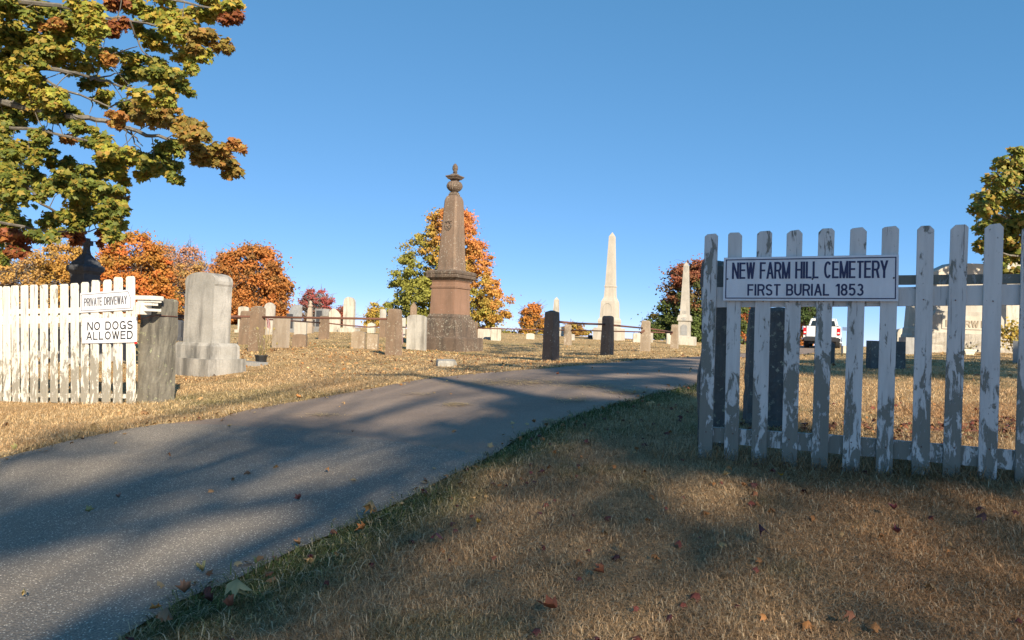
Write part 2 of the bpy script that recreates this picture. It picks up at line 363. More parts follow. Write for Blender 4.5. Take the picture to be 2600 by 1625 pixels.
def text_bm(s, w, h, depth, x0=0.0, z0=0.0, bold=.14, y=0.0, word=None):
    """drawn sans lettering fitted into w x h in the xz plane, front face towards -y ; bold = stroke / height"""
    bm = bmesh.new(); t = bold * h; gap = .46; adv = 0; pos_ = []
    wi = 0
    for ch in s:
        if ch == ' ': adv += .85; wi += 1; continue
        pos_.append((ch, adv, wi)); adv += GL[ch][0] + gap
    n = len(pos_); tot = adv - gap; U = (w - t) / tot; k = [0]
    def poly(P4):
        k[0] += 1; yy = y - depth - .00004 * (k[0] % 9)
        f = [bm.verts.new((a, yy, b)) for a, b in P4]; g = [bm.verts.new((a, y, b)) for a, b in P4]
        bm.faces.new(f)
        for i in range(len(P4)): bm.faces.new((f[i], g[i], g[(i+1) % len(P4)], f[(i+1) % len(P4)]))
    for ch, ax, wn in pos_:
        if word is not None and wn != word: continue
        X = lambda u: x0 + t / 2 + (ax + u * GL[ch][0]) * U
        Zc = lambda v: z0 + t * .5 + v * (h - t)
        Zf = lambda v: z0 + v * h
        for g in GL[ch][1]:
            if g[0] == 'v':
                a, b = (g[2], g[3]) if len(g) > 2 else (0, 1); poly([(X(g[1])-t/2, Zf(a)), (X(g[1])+t/2, Zf(a)), (X(g[1])+t/2, Zf(b)), (X(g[1])-t/2, Zf(b))])
            elif g[0] == 'h': poly([(X(g[1])-0*t, Zc(g[3])-t*.46), (X(g[2])+t*.3, Zc(g[3])-t*.46), (X(g[2])+t*.3, Zc(g[3])+t*.46), (X(g[1]), Zc(g[3])+t*.46)])
            elif g[0] == 's':
                (a, b, c, d) = g[1:]; dx, dz = X(c)-X(a), Zf(d)-Zf(b); q = t/2 * min(1.5, math.hypot(dx, dz) / max(1e-6, abs(dz)))
                poly([(X(a)-q, Zf(b)), (X(a)+q, Zf(b)), (X(c)+q, Zf(d)), (X(c)-q, Zf(d))])
            else:
                pts = [Vector((X(u), Zc(v))) for u, v in g[1]]; L_ = []
                closed = (pts[0] - pts[-1]).length < 1e-6
                for i, p in enumerate(pts):
                    a = pts[i-1] if i else (pts[-2] if closed else p); b = pts[i+1] if i < len(pts)-1 else (pts[1] if closed else p)
                    d = (b - a).normalized(); nn = Vector((-d.y, d.x)) * t / 2; L_.append((p + nn, p - nn))
                for (a, b), (c, d) in zip(L_[:-1], L_[1:]): poly([tuple(a), tuple(b), tuple(d), tuple(c)])
    return bm
def frame_bm(x0, x1, z0, z1, t, y, d):
    bm = bmesh.new()
    add_box(bm, x0, x1, y - d, y, z0, z0 + t); add_box(bm, x0, x1, y - d, y, z1 - t, z1)
    add_box(bm, x0, x0 + t, y - d, y, z0 + t, z1 - t); add_box(bm, x1 - t, x1, y - d, y, z0 + t, z1 - t)
    return bm

# ------------------------------------------------------------------ ground
def poly_of(pix): return [GR(x, y) for x, y in pix]
LEFT_EDGE = [(-700,1420),(-300,1265),(0,1170),(183,1123),(322,1094),(419,1080),(559,1064),(645,1042),(795,1016),(946,989),(1075,964),(1182,953),(1376,938),(1526,925),(1634,914),(1763,908)]
RIGHT_EDGE = [(462,1537),(602,1483),(752,1408),(914,1327),(1075,1252),(1193,1193),(1247,1161),(1343,1102),(1483,1053),(1612,1016),(1763,980)]
LE3 = poly_of(LEFT_EDGE); RE3 = poly_of(RIGHT_EDGE)
def farp(px, D): q = P(px, 880, D); return Vector((q.x, q.y, g1(q.x, q.y)))
FAR_L = [farp(1850, 24), farp(1950, 32), farp(2010, 44), farp(2030, 60)]
FAR_R = [farp(1850, 14), farp(1960, 20), farp(2060, 30), farp(2115, 44), farp(2120, 60)]
def dens(poly, step=.35, jit=.02):
    out = []
    for a, b in zip(poly[:-1], poly[1:]):
        L = (b - a).length; n = max(1, int(L / step)); nrm = Vector((-(b-a).y, (b-a).x, 0)).normalized()
        for i in range(n):
            q = a.lerp(b, i / n); out.append(q + nrm * random.gauss(0, jit) if (i or out) else q)
    out.append(poly[-1]); return out
def road_mesh(name, outline, mat, off, label_kind='structure', step=.3, big=None):
    xs = [p.x for p in outline]; ys = [p.y for p in outline]
    pts = [Vector((p.x, p.y)) for p in outline]
    inner = []
    y = min(ys)
    while y < max(ys):
        st = step * max(1, y / 6); x = min(xs)
        while x < max(xs): inner.append(Vector((x + random.uniform(-.05,.05), y))); x += st
        y += st
    n = len(pts); edges = [(i, (i + 1) % n) for i in range(n)]
    r = geometry.delaunay_2d_cdt(pts + inner, edges, [], 1, 1e-4)
    V = np.array([[v.x, v.y, 0] for v in r[0]]); V[:,2] = gz(V[:,0], V[:,1]) + off
    F = np.array([f[:] for f in r[2] if len(f) == 3])
    a, b, c = V[F[:,0]], V[F[:,1]], V[F[:,2]]
    s = (b[:,0]-a[:,0])*(c[:,1]-a[:,1]) - (b[:,1]-a[:,1])*(c[:,0]-a[:,0]); F[s < 0] = F[s < 0][:, ::-1]
    o = meshobj(name, V, F, mat, smooth=True); o['kind'] = 'structure'; return o

def asphalt(name, a, b, speck, amount):
    m, t, bs = newmat(name); p = pos(t)
    c = mixc(t, ramp(t, noise(t, p, 1.1, 4, .6), [(.35, 0.0), (.65, 1.0)]), a, b)
    c = mixc(t, mth(t, 'MULTIPLY', ramp(t, noise(t, p, 150, 2, .6), [(.4, 0.0), (.62, 1.0)]), .62), c, tuple(x * .35 for x in a))
    v = t.nodes.new('ShaderNodeTexVoronoi'); v.inputs['Scale'].default_value = 95; t.links.new(p, v.inputs['Vector'])
    sp = ramp(t, v.outputs['Distance'], [(.16, 1.0), (.34, 0.0)])
    pick = ramp(t, noise(t, p, 55, 2, .5), [(.60 - amount, 0.0), (.66 - amount, 1.0)])
    c = mixc(t, mth(t, 'MULTIPLY', sp, pick), c, speck)
    crack = t.nodes.new('ShaderNodeTexVoronoi'); crack.feature = 'DISTANCE_TO_EDGE'; crack.inputs['Scale'].default_value = .55
    t.links.new(p, crack.inputs['Vector'])
    c = mixc(t, mth(t, 'MULTIPLY', ramp(t, noise(t, p, .45, 6, .65, .8), [(.5, 0.0), (.62, 1.0)]), .35), c, tuple(x * .55 for x in a))
    if False: c = mixc(t, ramp(t, mth(t, 'ADD', crack.outputs['Distance'], mth(t, 'MULTIPLY', noise(t, p, 3, 5, .7), .05)), [(.024, .75), (.034, 0.0)]), c, (.03,.03,.03))
    t.links.new(c, bs.inputs['Base Color']); bs.inputs['Roughness'].default_value = .85
    bump(t, mth(t, 'ADD', v.outputs['Distance'], noise(t, p, 90, 3, .7)), bs, .6, .006)
    return m
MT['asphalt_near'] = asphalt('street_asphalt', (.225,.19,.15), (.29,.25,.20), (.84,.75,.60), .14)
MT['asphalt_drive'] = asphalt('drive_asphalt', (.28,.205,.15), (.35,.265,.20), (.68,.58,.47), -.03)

seamL = GR(419, 1080); seamR = GR(1247, 1163)
iL = 5; iR = 6
seam = [seamL, GR(560, 1083), GR(700, 1094), GR(850, 1107), GR(1050, 1133), seamR]
near_out = [Vector((-26, -1, 0)), Vector((-20, 2.5, 0))] + dens(LE3[:iL+1], .25, .015) + dens(seam, .3, .004)[1:] + dens(RE3[:iR][::-1], .2, .018) + [GR(322,1625), Vector((-1.5, 1.3, 0)), Vector((-.3, -.4, 0)), Vector((3, -2.5, 0)), Vector((14, -4, 0)), Vector((40, -6, 0)), Vector((40, -13, 0)), Vector((-26, -13, 0))]
drive_out = dens(seam, .3, .004) + dens(RE3[iR:], .2, .018)[1:] + dens([RE3[-1]] + FAR_R, .5, .03)[1:] + dens(FAR_L[::-1], .5, .03) + dens(LE3[iL:][::-1], .2, .018)
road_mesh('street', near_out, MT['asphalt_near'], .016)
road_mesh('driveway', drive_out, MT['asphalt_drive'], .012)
def inside(poly, X, Y):
    c = np.zeros(len(X), bool); n = len(poly); j = n - 1
    for i in range(n):
        xi, yi, xj, yj = poly[i].x, poly[i].y, poly[j].x, poly[j].y
        k = ((yi > Y) != (yj > Y)) & (X < (xj - xi) * (Y - yi) / (yj - yi + 1e-12) + xi); c ^= k; j = i
    return c
ROADS = [near_out, drive_out]
def on_road(X, Y): return inside(near_out, X, Y) | inside(drive_out, X, Y)
_edge = np.array([[p.x, p.y] for p in dens(RE3, .12, 0)]); _edgeL = np.array([[p.x, p.y] for p in dens(LE3, .12, 0)])
def edge_dist(X, Y, E):
    out = np.full(len(X), 1e9)
    for i in range(0, len(X), 20000):
        out[i:i+20000] = np.sqrt(((X[i:i+20000,None] - E[None,:,0])**2 + (Y[i:i+20000,None] - E[None,:,1])**2).min(1))
    return out
STRAW = np.array([.74,.52,.27]); STRAWD = np.array([.56,.36,.18]); GREEN = np.array([.12,.16,.05]); OLIVE = np.array([.38,.31,.13]); RUST = np.array([.48,.25,.11])
def grass_color(X, Y, per=None):
    n = len(X); a = fbm(X * .9, Y * .9, 3); b = fbm(X * .35 + 9, Y * .35, 11); c = fbm(X * 2.7, Y * 2.7, 23)
    dr = edge_dist(X, Y, _edge); dl = edge_dist(X, Y, _edgeL)
    gmask = np.clip((b - .60) * 3, 0, .35) + np.clip((c - .64) * 3, 0, .3)
    gmask = np.maximum(gmask, np.clip(1.25 - dr / .42, 0, 1) * np.clip((a - .18) * 3.4, 0, 1) * (Y < 9))
    gmask = np.maximum(gmask, np.clip(1.0 - dl / .3, 0, 1) * .25)
    gmask = np.clip(gmask + (rng.random(n) - .5) * .5 * (gmask > .05), 0, 1) if per else gmask
    t = np.clip((a - .3) * 2.2, 0, 1)[:,None]; near = (np.clip((7.5 - Y) / 3, 0, 1) * (X > -1.2))[:,None]
    col = STRAWD * (1 - t) + STRAW * t
    mud = (np.clip((vnoise(X * 1.3 + 7, Y * 1.3, 61) - .6) * 3, 0, .5))[:,None] * near; col = col * (1 - mud) + np.array([.20,.125,.07]) * mud
    col = col * (1 - .5 * near) + np.array([.48,.32,.19]) * .5 * near; col = col * (1 - .12 * near)
    far = np.clip((Y - 9) / 12, 0, 1)[:,None]; col = col * (1 - .25 * far) + OLIVE * .25 * far
    rm = (np.clip((vnoise(X * .5 + 3, Y * .5, 41) - .62) * 3, 0, .6) * (Y < 7))[:,None]; col = col * (1 - rm) + RUST * rm
    return col * (1 - gmask[:,None]) + GREEN * gmask[:,None]

ys = [-45, -35, -25, -15, -9, -5, -2.5] ; y = -1.0
while y < 60: ys.append(y); y += max(.12, .028 * max(y, 0))
while y < 3000: ys.append(y); y *= 1.12
u = np.linspace(-1, 1, 201); u = np.sign(u) * (0.18 * np.abs(u) + 0.82 * np.abs(u)**3)
YY, UU = np.meshgrid(np.array(ys), u, indexing='ij'); Wd = 42 + np.maximum(YY, 0) * 1.3; XX = UU * Wd
Vg = np.stack([XX.ravel(), YY.ravel(), gz(XX.ravel(), YY.ravel())], 1)
Vg[:,2] += (fbm(Vg[:,0]*2, Vg[:,1]*2, 5) - .5) * .03 * (~on_road(Vg[:,0], Vg[:,1])) * np.clip(np.minimum(edge_dist(Vg[:,0],Vg[:,1],_edge), edge_dist(Vg[:,0],Vg[:,1],_edgeL)) - .15, 0, 1)
nr, nc = XX.shape; idx = np.arange(nr * nc).reshape(nr, nc)
Fg = np.stack([idx[:-1,:-1].ravel(), idx[:-1,1:].ravel(), idx[1:,1:].ravel(), idx[1:,:-1].ravel()], 1)
def gextra(t, c, bs):
    p = pos(t)
    f1 = noise(t, p, 70, 4, .75); f2 = noise(t, scaled(t, p, (1, 1, 1)), 14, 5, .7)
    c = mixc(t, ramp(t, f1, [(.35, .5), (.55, 0.0)]), c, (.17,.11,.05))
    c = mixc(t, mth(t, 'MULTIPLY', ramp(t, f2, [(.5, 0.0), (.72, 1.0)]), .5), c, (.62,.47,.26))
    bump(t, mth(t, 'ADD', f1, f2), bs, 1.0, .03); return c
MT['soil_grass'] = attrmat('dry_turf', .95, 0, .1, gextra)
o = meshobj('ground', Vg, Fg, MT['soil_grass'], grass_color(Vg[:,0], Vg[:,1]) * .9, smooth=True); o['kind'] = 'structure'

# blades
def blades(n, y0, y1, hmin, hmax, wid, seed, dx=1.0, power=1.0, keep=None, dark=1.0):
    r = np.random.default_rng(seed)
    Y = y0 + (y1 - y0) * r.random(n) ** power; X = (r.random(n) * 2 - 1) * (0.9 + Y * .82) * dx
    m = ~on_road(X, Y)
    e = np.minimum(edge_dist(X, Y, _edge), edge_dist(X, Y, _edgeL))
    m |= (e < .05) & (r.random(n) < .5)
    if keep is not None: m &= keep(X, Y, r)
    X, Y = X[m], Y[m]; n = len(X)
    Z = gz(X, Y) - .004
    clump = fbm(X * 5, Y * 5, 77)
    h = (hmin + (hmax - hmin) * r.random(n)) * (.55 + clump * .9)
    az = r.random(n) * 2 * np.pi; lean = .75 + 1.1 * r.random(n)
    d = np.stack([np.cos(az), np.sin(az)], 1); s = np.stack([-d[:,1], d[:,0]], 1)
    az2 = az + r.normal(0, .9, n)
    wv = wid * (.6 + .8 * r.random(n))
    V = np.zeros((n, 5, 3))
    b = np.stack([X, Y, Z], 1); sw = np.stack([s[:,0]*wv, s[:,1]*wv, 0*wv], 1)
    mid = b + np.stack([d[:,0]*h*lean*.35, d[:,1]*h*lean*.35, h*(.66 - .12*lean)], 1)
    tip = b + np.stack([d[:,0]*h*lean*.6 + np.cos(az2)*h*lean*.5, d[:,1]*h*lean*.6 + np.sin(az2)*h*lean*.5, h*np.maximum(.12, 1.0 - lean*.47)], 1)
    V[:,0] = b - sw; V[:,1] = b + sw; V[:,2] = mid + sw * .75; V[:,3] = mid - sw * .75; V[:,4] = tip
    i = np.arange(n)[:,None] * 5
    F = np.concatenate([i + [0,1,2], i + [0,2,3], i + [3,2,4]], 0)
    c = grass_color(X, Y, True) * (.6 + .85 * r.random(n)[:,None]) * dark
    c = c * np.where(r.random((n,1)) < .2, .5, 1.0); pale = (r.random(n) < .2)[:,None]; c = np.where(pale, c * .4 + np.array([.72,.60,.40]) * .6, c)
    return V.reshape(-1,3), F, np.repeat(c, 5, 0)
def join(parts):
    V, F, C = [], [], []; k = 0
    for v, f, c in parts: V.append(v); F.append(f + k); C.append(c); k += len(v)
    return np.concatenate(V), np.concatenate(F), np.concatenate(C)
G = [blades(310000, 1.9, 5.2, .018, .05, .0013, 1, power=.9),
     blades(175000, 5.2, 10.5, .02, .06, .0022, 2),
     blades(120000, 10.5, 22, .02, .05, .0045, 3),
     blades(60000, 22, 52, .02, .06, .010, 4)]
near_edge = lambda X, Y, r: (edge_dist(X, Y, _edge) < .5 * r.random(len(X)) ** 1.3 + .02) & (Y < 9)
G.append(blades(200000, 2.2, 9, .04, .10, .002, 5, keep=near_edge))
left_edge = lambda X, Y, r: (edge_dist(X, Y, _edgeL) < .22 * r.random(len(X)) + .02) & (Y < 14)
G.append(blades(160000, 4.5, 14, .04, .10, .003, 6, keep=left_edge))
clumpy = lambda X, Y, r: fbm(X * 1.8, Y * 1.8, 90) + .15 * r.random(len(X)) > .60
G.append(blades(90000, 2.0, 7, .035, .085, .0015, 7, keep=clumpy, dark=.85))
fl = lambda X, Y, r: np.abs((Y - 4.7) + .39 * (X - 1.2)) < .22 * (X > .9)
G.append(blades(60000, 3.6, 5.4, .06, .16, .0018, 8, keep=fl))
v, f, c = join(G)
finish(meshobj('grass', v, f, MT['blade'], c), 'dry straw coloured lawn grass with green tufts along the drive', 'grass', None, 'stuff')

# ------------------------------------------------------------------ leaves
LT = np.array([(0,.36),(0,0),(.17,.05),(.40,.10),(.30,.30),(.52,.55),(.22,.58),(.16,.72),(0,1.0),(-.16,.72),(-.22,.58),(-.52,.55),(-.30,.30),(-.40,.10),(-.17,.05)])
LT3 = np.stack([LT[:,0], LT[:,1] - .4, -np.abs(LT[:,0]) * .35 - (LT[:,1] - .4)**2 * .35], 1)
LF = np.array([[0, i, i + 1 if i < 14 else 1] for i in range(1, 15)])
DT3 = np.array([(0,-.5,0),(.42,-.05,-.1),(0,.55,-.08),(-.42,.02,-.1)]); DF = np.array([[0,1,2],[0,2,3]])
def leafmesh(pos_, nrm, size, cols, tmpl=(LT3, LF), r=rng):
    T, F = tmpl; n = len(pos_); nrm = nrm / np.linalg.norm(nrm, axis=1)[:,None]
    h = r.normal(size=(n, 3)); t = h - (h * nrm).sum(1)[:,None] * nrm; t /= np.linalg.norm(t, axis=1)[:,None]
    b = np.cross(nrm, t)
    V = pos_[:,None] + size[:,None,None] * (T[None,:,0,None] * b[:,None] + T[None,:,1,None] * t[:,None] + T[None,:,2,None] * nrm[:,None])
    Fa = (F[None] + (np.arange(n) * len(T))[:,None,None]).reshape(-1, 3)
    return V.reshape(-1, 3), Fa, np.repeat(cols, len(T), 0)
def pal(n, cols, wts, r=rng, var=.25):
    k = r.choice(len(cols), n, p=np.array(wts) / sum(wts)); c = np.array(cols)[k]
    return c * (1 - var + 2 * var * r.random((n, 1)))
# ------------------------------------------------------------------ litter
def litter():
    r = np.random.default_rng(99); parts = []
    def field(n, y0, y1, xs, cols, wts, dens_fn, s0, s1):
        Y = y0 + (y1 - y0) * r.random(n); X = xs[0] + (xs[1] - xs[0]) * r.random(n)
        X = np.where(np.abs(X) > 900, 0, X)
        k = dens_fn(X, Y); X, Y = X[k], Y[k]; m = len(X)
        Pp = np.stack([X, Y, gz(X, Y) + .02 + .02 * r.random(m)], 1)
        nn = np.stack([r.normal(0, .45, m), r.normal(0, .45, m), np.ones(m)], 1)
        T = LT3.copy(); T[:,2] = T[:,2] * 3.0 + r.normal(0, .08, len(T))
        parts.append(leafmesh(Pp, nn, s0 + (s1 - s0) * r.random(m), pal(m, cols, wts, r), (T, LF), r))
    cols = [(.36,.20,.09),(.46,.28,.12),(.20,.10,.05),(.54,.38,.19),(.42,.19,.06)]; w_ = [4,5,1,4,1]
    field(2900, 10, 21, (-9, 3), cols, w_, lambda X, Y: (~on_road(X, Y)) & (fbm(X*.5, Y*.5, 8) + .25*np.exp(-((X+3.6)/3)**2 - ((Y-14)/4)**2) > .56), .03, .065)
    field(900, 6, 40, (-16, 14), cols, w_, lambda X, Y: ~on_road(X, Y), .05, .1)
    field(620, 2.3, 7, (-3, 4.5), [(.17,.05,.035),(.33,.15,.05),(.12,.04,.035),(.36,.23,.1)], [3,3,2,2], lambda X, Y: (~on_road(X, Y)) & (np.abs(X) < Y * .75), .02, .05)
    field(420, 5.1, 6.1, (1.6, 5), [(.12,.045,.03),(.2,.08,.04),(.28,.14,.06)], [3,3,1], lambda X, Y: vnoise(X*2, Y*2, 4) > .35, .035, .075)
    field(60, 4.2, 12, (-6, 3), cols, w_, lambda X, Y: on_road(X, Y), .03, .06)
    ed = np.concatenate([_edgeL, _edge]); k = r.choice(len(ed), 260); 
    X = ed[k,0] + r.normal(0, .09, 260); Y = ed[k,1] + r.normal(0, .09, 260)
    Pp = np.stack([X, Y, gz(X, Y) + .03], 1); nn = np.stack([r.normal(0,.5,260), r.normal(0,.5,260), np.ones(260)], 1)
    parts.append(leafmesh(Pp, nn, .022 + .03 * r.random(260), pal(260, cols, w_, r) * .7, r=r))
    v, f, c = join(parts); finish(meshobj('leaf_litter', v, f, MT['dead_leaf'], c), 'small brown leaves scattered over the lawn', 'leaf litter', None, 'stuff')
    # straw blown over the drive
    parts = []
    X, Y, L = [], [], []
    for (px, py, sx, sy, n) in [(1300,975,170,9,900),(1500,985,90,8,260),(1060,952,25,4,70),(1160,1032,40,6,120),(1060,1005,40,5,60),(870,1000,60,6,70),(1450,1020,60,12,120),(1600,1000,70,8,260),(820,1060,60,6,60),(1400,1075,30,6,50)]:
        for _ in range(n):
            q = GR(px + r.normal() * sx * .5, py + r.normal() * sy * .5); X.append(q.x); Y.append(q.y)
    X = np.array(X); Y = np.array(Y); n = len(X); az = r.random(n) * 6.28; ln = .02 + .05 * r.random(n)
    d = np.stack([np.cos(az), np.sin(az), 0*az], 1); s = np.stack([-d[:,1], d[:,0], 0*az], 1) * .0022
    b = np.stack([X, Y, gz(X, Y) + .02], 1); up = np.array([0,0,1.])
    V = np.stack([b - d*ln[:,None]/1 + s, b - d*ln[:,None] - s, b + d*ln[:,None] - s + up*.008, b + d*ln[:,None] + s + up*.008], 1).reshape(-1,3)
    i = np.arange(n)[:,None] * 4; F = np.concatenate([i + [0,1,2], i + [0,2,3]], 0)
    finish(meshobj('straw', V, F, MT['blade'], np.repeat(np.array([.55,.42,.22])[None] * (.7 + .5 * r.random((n,1))), 4, 0)), 'dry straw clippings blown across the drive', 'straw', None, 'stuff')
litter()
LEAVES = [((431,1173),.085,(.30,.13,.045),'small rust brown maple leaf alone on the upper left street asphalt'),
 ((303,1277),.10,(.30,.18,.14),'pinkish brown curled leaf on the street asphalt above the olive leaf'),
 ((226,1313),.085,(.30,.27,.11),'olive yellow leaf lying left and below the pinkish brown leaf'),
 ((833,1208),.08,(.42,.19,.05),'orange leaf standing on its edge in the middle of the street asphalt'),
 ((758,1281),.075,(.17,.06,.05),'dark red narrow leaf on the asphalt below the orange one'),
 ((513,1473),.105,(.52,.42,.17),'pale yellow flat maple leaf on asphalt near the bottom grass edge'),
 ((940,1328),.15,(.48,.27,.10),'large tan orange curled leaf where asphalt meets the grass'),
 ((921,1371),.09,(.52,.20,.06),'bright orange leaf in the grass just below the large tan leaf'),
 ((757,1406),.08,(.45,.24,.12),'peach coloured leaf on the asphalt edge above the bottom verge'),
 ((59,1537),.06,(.50,.36,.14),'tiny yellow leaf on asphalt at the bottom left'),
 ((465,1540),.10,(.34,.19,.12),'brown leaf at the verge beside the large pale green leaf'),
 ((395,1565),.09,(.52,.22,.05),'orange leaf on the asphalt rim near the bottom edge'),
 ((602,1545),.17,(.30,.29,.15),'largest pale grey green leaf lying across the dark green verge'),
 ((535,1562),.09,(.09,.04,.035),'blackish maroon leaf tucked beside the largest pale leaf'),
 ((590,1575),.08,(.25,.11,.07),'red brown leaf right under the largest pale leaf'),
 ((422,1612),.12,(.30,.18,.10),'brown leaf cut by the bottom edge in green grass'),
 ((40,1156),.12,(.38,.34,.13),'yellow green leaf on the left verge of the asphalt'),
 ((1211,1352),.065,(.55,.33,.06),'small golden leaf in the lawn right of the green verge'),
 ((1107,1397),.12,(.20,.04,.04),'crimson crumpled leaf in the lawn below the golden one'),
 ((894,1105),.07,(.30,.15,.07),'brown leaf on the drive just past the asphalt seam'),
 ((583,1091),.09,(.36,.27,.12),'tan leaf lying on the asphalt seam at its left part'),
 ((1926,1392),.12,(.075,.03,.04),'dark maroon upright leaf in the shaded lawn centre right'),
 ((2279,1383),.095,(.13,.035,.045),'wine red leaf in shaded lawn, lower of two near the fence'),
 ((2270,1317),.09,(.11,.03,.035),'wine red leaf in shaded lawn, upper of two near the fence'),
 ((1911,1287),.09,(.26,.11,.05),'rust leaf half sunk in the grass above the dark maroon leaf'),
 ((1394,1577),.13,(.30,.10,.05),'big rusty red leaf in the lawn at the bottom centre'),
 ((1527,1482),.09,(.28,.11,.06),'faded red leaf right of centre in the lower lawn'),
 ((2496,1352),.10,(.06,.03,.03),'near black leaf in the lawn at the right side'),
 ((1833,1227),.11,(.48,.33,.14),'tan sunlit leaf in front of the near fence'),
 ((1981,1227),.075,(.55,.35,.04),'bright yellow leaf in the grass before the near fence'),
 ((1747,999),.09,(.36,.13,.05),'rust red leaf on sunny grass beside the first dark gate slab'),
 ((1356,1083),.075,(.26,.13,.05),'brown leaf on the shaded part of the drive'),
 ((1417,955),.12,(.40,.13,.04),'orange red leaf on the far sunlit drive'),
 ((2163,1606),.10,(.26,.11,.06),'rust leaf near the bottom edge at the right'),
 ((757,1020),.13,(.42,.19,.06),'orange leaf on the left verge of the drive')]
for i, ((px, py), s, c, lab) in enumerate(LEAVES):
    q = GR(px, py); r_ = np.random.default_rng(i)
    T = LT3.copy(); T[:,2] = np.abs(T[:,2]) ** .8 * (1.4 + 1.6 * r_.random()) * (1 if i % 3 else -1) + .12 * np.sin(T[:,0] * 7 + i) * T[:,1] + r_.normal(0, .07, len(T)); T[:,0] *= r_.uniform(.5, .9); T[:,1] *= r_.uniform(.7, 1.1)
    nn = np.array([[r_.normal() * .45, .05 + r_.normal() * .35, 1.0]])
    v, f, cc = leafmesh(np.array([[0., 0., 0.]]), nn, np.array([s * .6]), np.array([c]), (T, LF), r_)
    v[:,2] -= v[:,2].min() - .004
    o = meshobj('fallen_leaf', v, f, MT['dead_leaf'], cc * (.85 + .3 * r_.random((len(v), 1))), smooth=False)
    o.location = (q.x, q.y, q.z + (.022 if on_road(np.array([q.x]), np.array([q.y]))[0] else .035)); finish(o, lab, 'leaf', 'larger fallen leaves')

# ------------------------------------------------------------------ fences
class Plane:
    def __init__(s, x0, d0, x1, d1, shift=0.0):
        s.a = (1/d1 - 1/d0) / (x1 - x0); s.b = 1/d0 - s.a * x0
        A = P(x0, 850, d0); B = P(x1, 850, d1); s.dir = Vector((B.x - A.x, B.y - A.y, 0)).normalized()
        s.n = Vector((s.dir.y, -s.dir.x, 0))
        if s.n.y > 0: s.n = -s.n
        s.o = Vector((A.x, A.y, 0)) + s.n * shift
    def hit(s, px, py):
        d = P(px, py, 1.0) - CAM; t = (s.o - CAM).dot(s.n) / d.dot(s.n); return CAM + d * t
def picket(pl, bx, by, tx, ty, wpx, thick=.02, cut=.3, buried=.03):
    b = pl.hit(bx, by); t = pl.hit(tx, ty); wm = (pl.hit(tx + wpx/2, ty) - pl.hit(tx - wpx/2, ty)).length / 2
    ax = (t - b); L = ax.length; ax.normalize(); sd = pl.dir; n = pl.n
    wb = wm * random.uniform(.96, 1.06); c = wm * cut * 1.5; c1 = c * random.uniform(.6, 1.2); c2 = c * random.uniform(.6, 1.2)
    out = [(-wb, -buried), (wb, -buried), (wm, L - c1 * 1.1), (wm - c1, L), (-wm + c2, L - random.uniform(0, .006)), (-wm, L - c2 * 1.1)]
    bm = bmesh.new(); F_, B_ = [], []
    tw = random.uniform(-.006, .006)
    for x, z in out:
        q = b + sd * x + ax * z
        F_.append(bm.verts.new(q + n * (thick + tw * (z / L)))); B_.append(bm.verts.new(q + n * (tw * (z / L))))
    bm.faces.new(F_); bm.faces.new(B_[::-1])
    for i in range(6): bm.faces.new((F_[i], B_[i], B_[(i+1)%6], F_[(i+1)%6]))
    es = [e for e in bm.edges]
    bmesh.ops.bevel(bm, geom=es, offset=.0018, segments=1, affect='EDGES')
    return bm
def rail(pl, pts, y0, y1, thick):
    """pts: [(px, ytop, ybot)] board strips; y0 = distance behind plane"""
    bm = bmesh.new(); prev = None
    for px, yt, yb in pts:
        t = pl.hit(px, yt); b = pl.hit(px, yb); b = Vector((t.x, t.y, b.z))
        cur = [bm.verts.new(p - pl.n * k) for p, k in ((t, y0), (t, y0 + thick), (b, y0 + thick), (b, y0))]
        if prev:
            for i in range(4): bm.faces.new((prev[i], prev[(i+1)%4], cur[(i+1)%4], cur[i]))
        else: bm.faces.new(cur[::-1])
        prev = cur
    bm.faces.new(prev); return bm
PR = Plane(1800, 4.6, 2515, 4.02)
PL = Plane(30, 9.15, 340, 8.3)
RP = [((1791,1160),(1807,594),33),((1857,1163),(1867,591),35),((1927,1170),(1942,587),38),((2004,1180),(2018,584),40),((2080,1188),(2099,581),41),
      ((2160,1197),(2180,578),42),((2244,1204),(2261,575),43),((2336,1206),(2350,574),43),((2414,1213),(2436,571),45),((2505,1216),(2524,568),47),((2598,1220),(2618,572),48),((2700,1230),(2718,570),49)]
b0 = PR.hit(1791, 1160)
fence_r = thing('picket_fence', 'near white picket fence with badly flaking paint on the right, in shade', 'fence', Vector((b0.x, b0.y, b0.z)))
for (bx, by), (tx, ty), wp in RP:
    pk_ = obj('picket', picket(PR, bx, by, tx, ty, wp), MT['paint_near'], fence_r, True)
    bm = bmesh.new()
    for fz in (.115, .70):
        q_ = PR.hit(bx + (tx - bx) * fz + random.uniform(-5, 5), by + (ty - by) * fz + random.uniform(-4, 4)) + PR.n * .0205
        bmesh.ops.create_icosphere(bm, subdivisions=1, radius=.0042, matrix=Matrix.Translation(q_))
        obj('nail', bm, MT['rust'], pk_, True); bm = bmesh.new()
    bm.free()
obj('rail', rail(PR, [(1782,729,781),(1850,729,780),(2290,729,777),(2600,721,774),(2720,718,774)], .002, .03, .035), MT['paint_near'], fence_r, True, label='broad upper rail')
MT['wood_bare'] = paint('bare_grey_wood', (.42,.42,.39), (.17,.165,.13), (.27,.26,.21), .47, .6)
obj('rail', rail(PR, [(1840,694,722),(2290,697,721),(2600,693,718),(2720,691,716)], .045, .03, .03), MT['wood_bare'], fence_r, True, label='thin bare topmost rail')
obj('rail', rail(PR, [(1800,1085,1122),(2110,1105,1151),(2362,1126,1173),(2532,1141,1190),(2720,1156,1206)], .002, .03, .04), MT['paint_near'], fence_r, True, label='bottom rail')
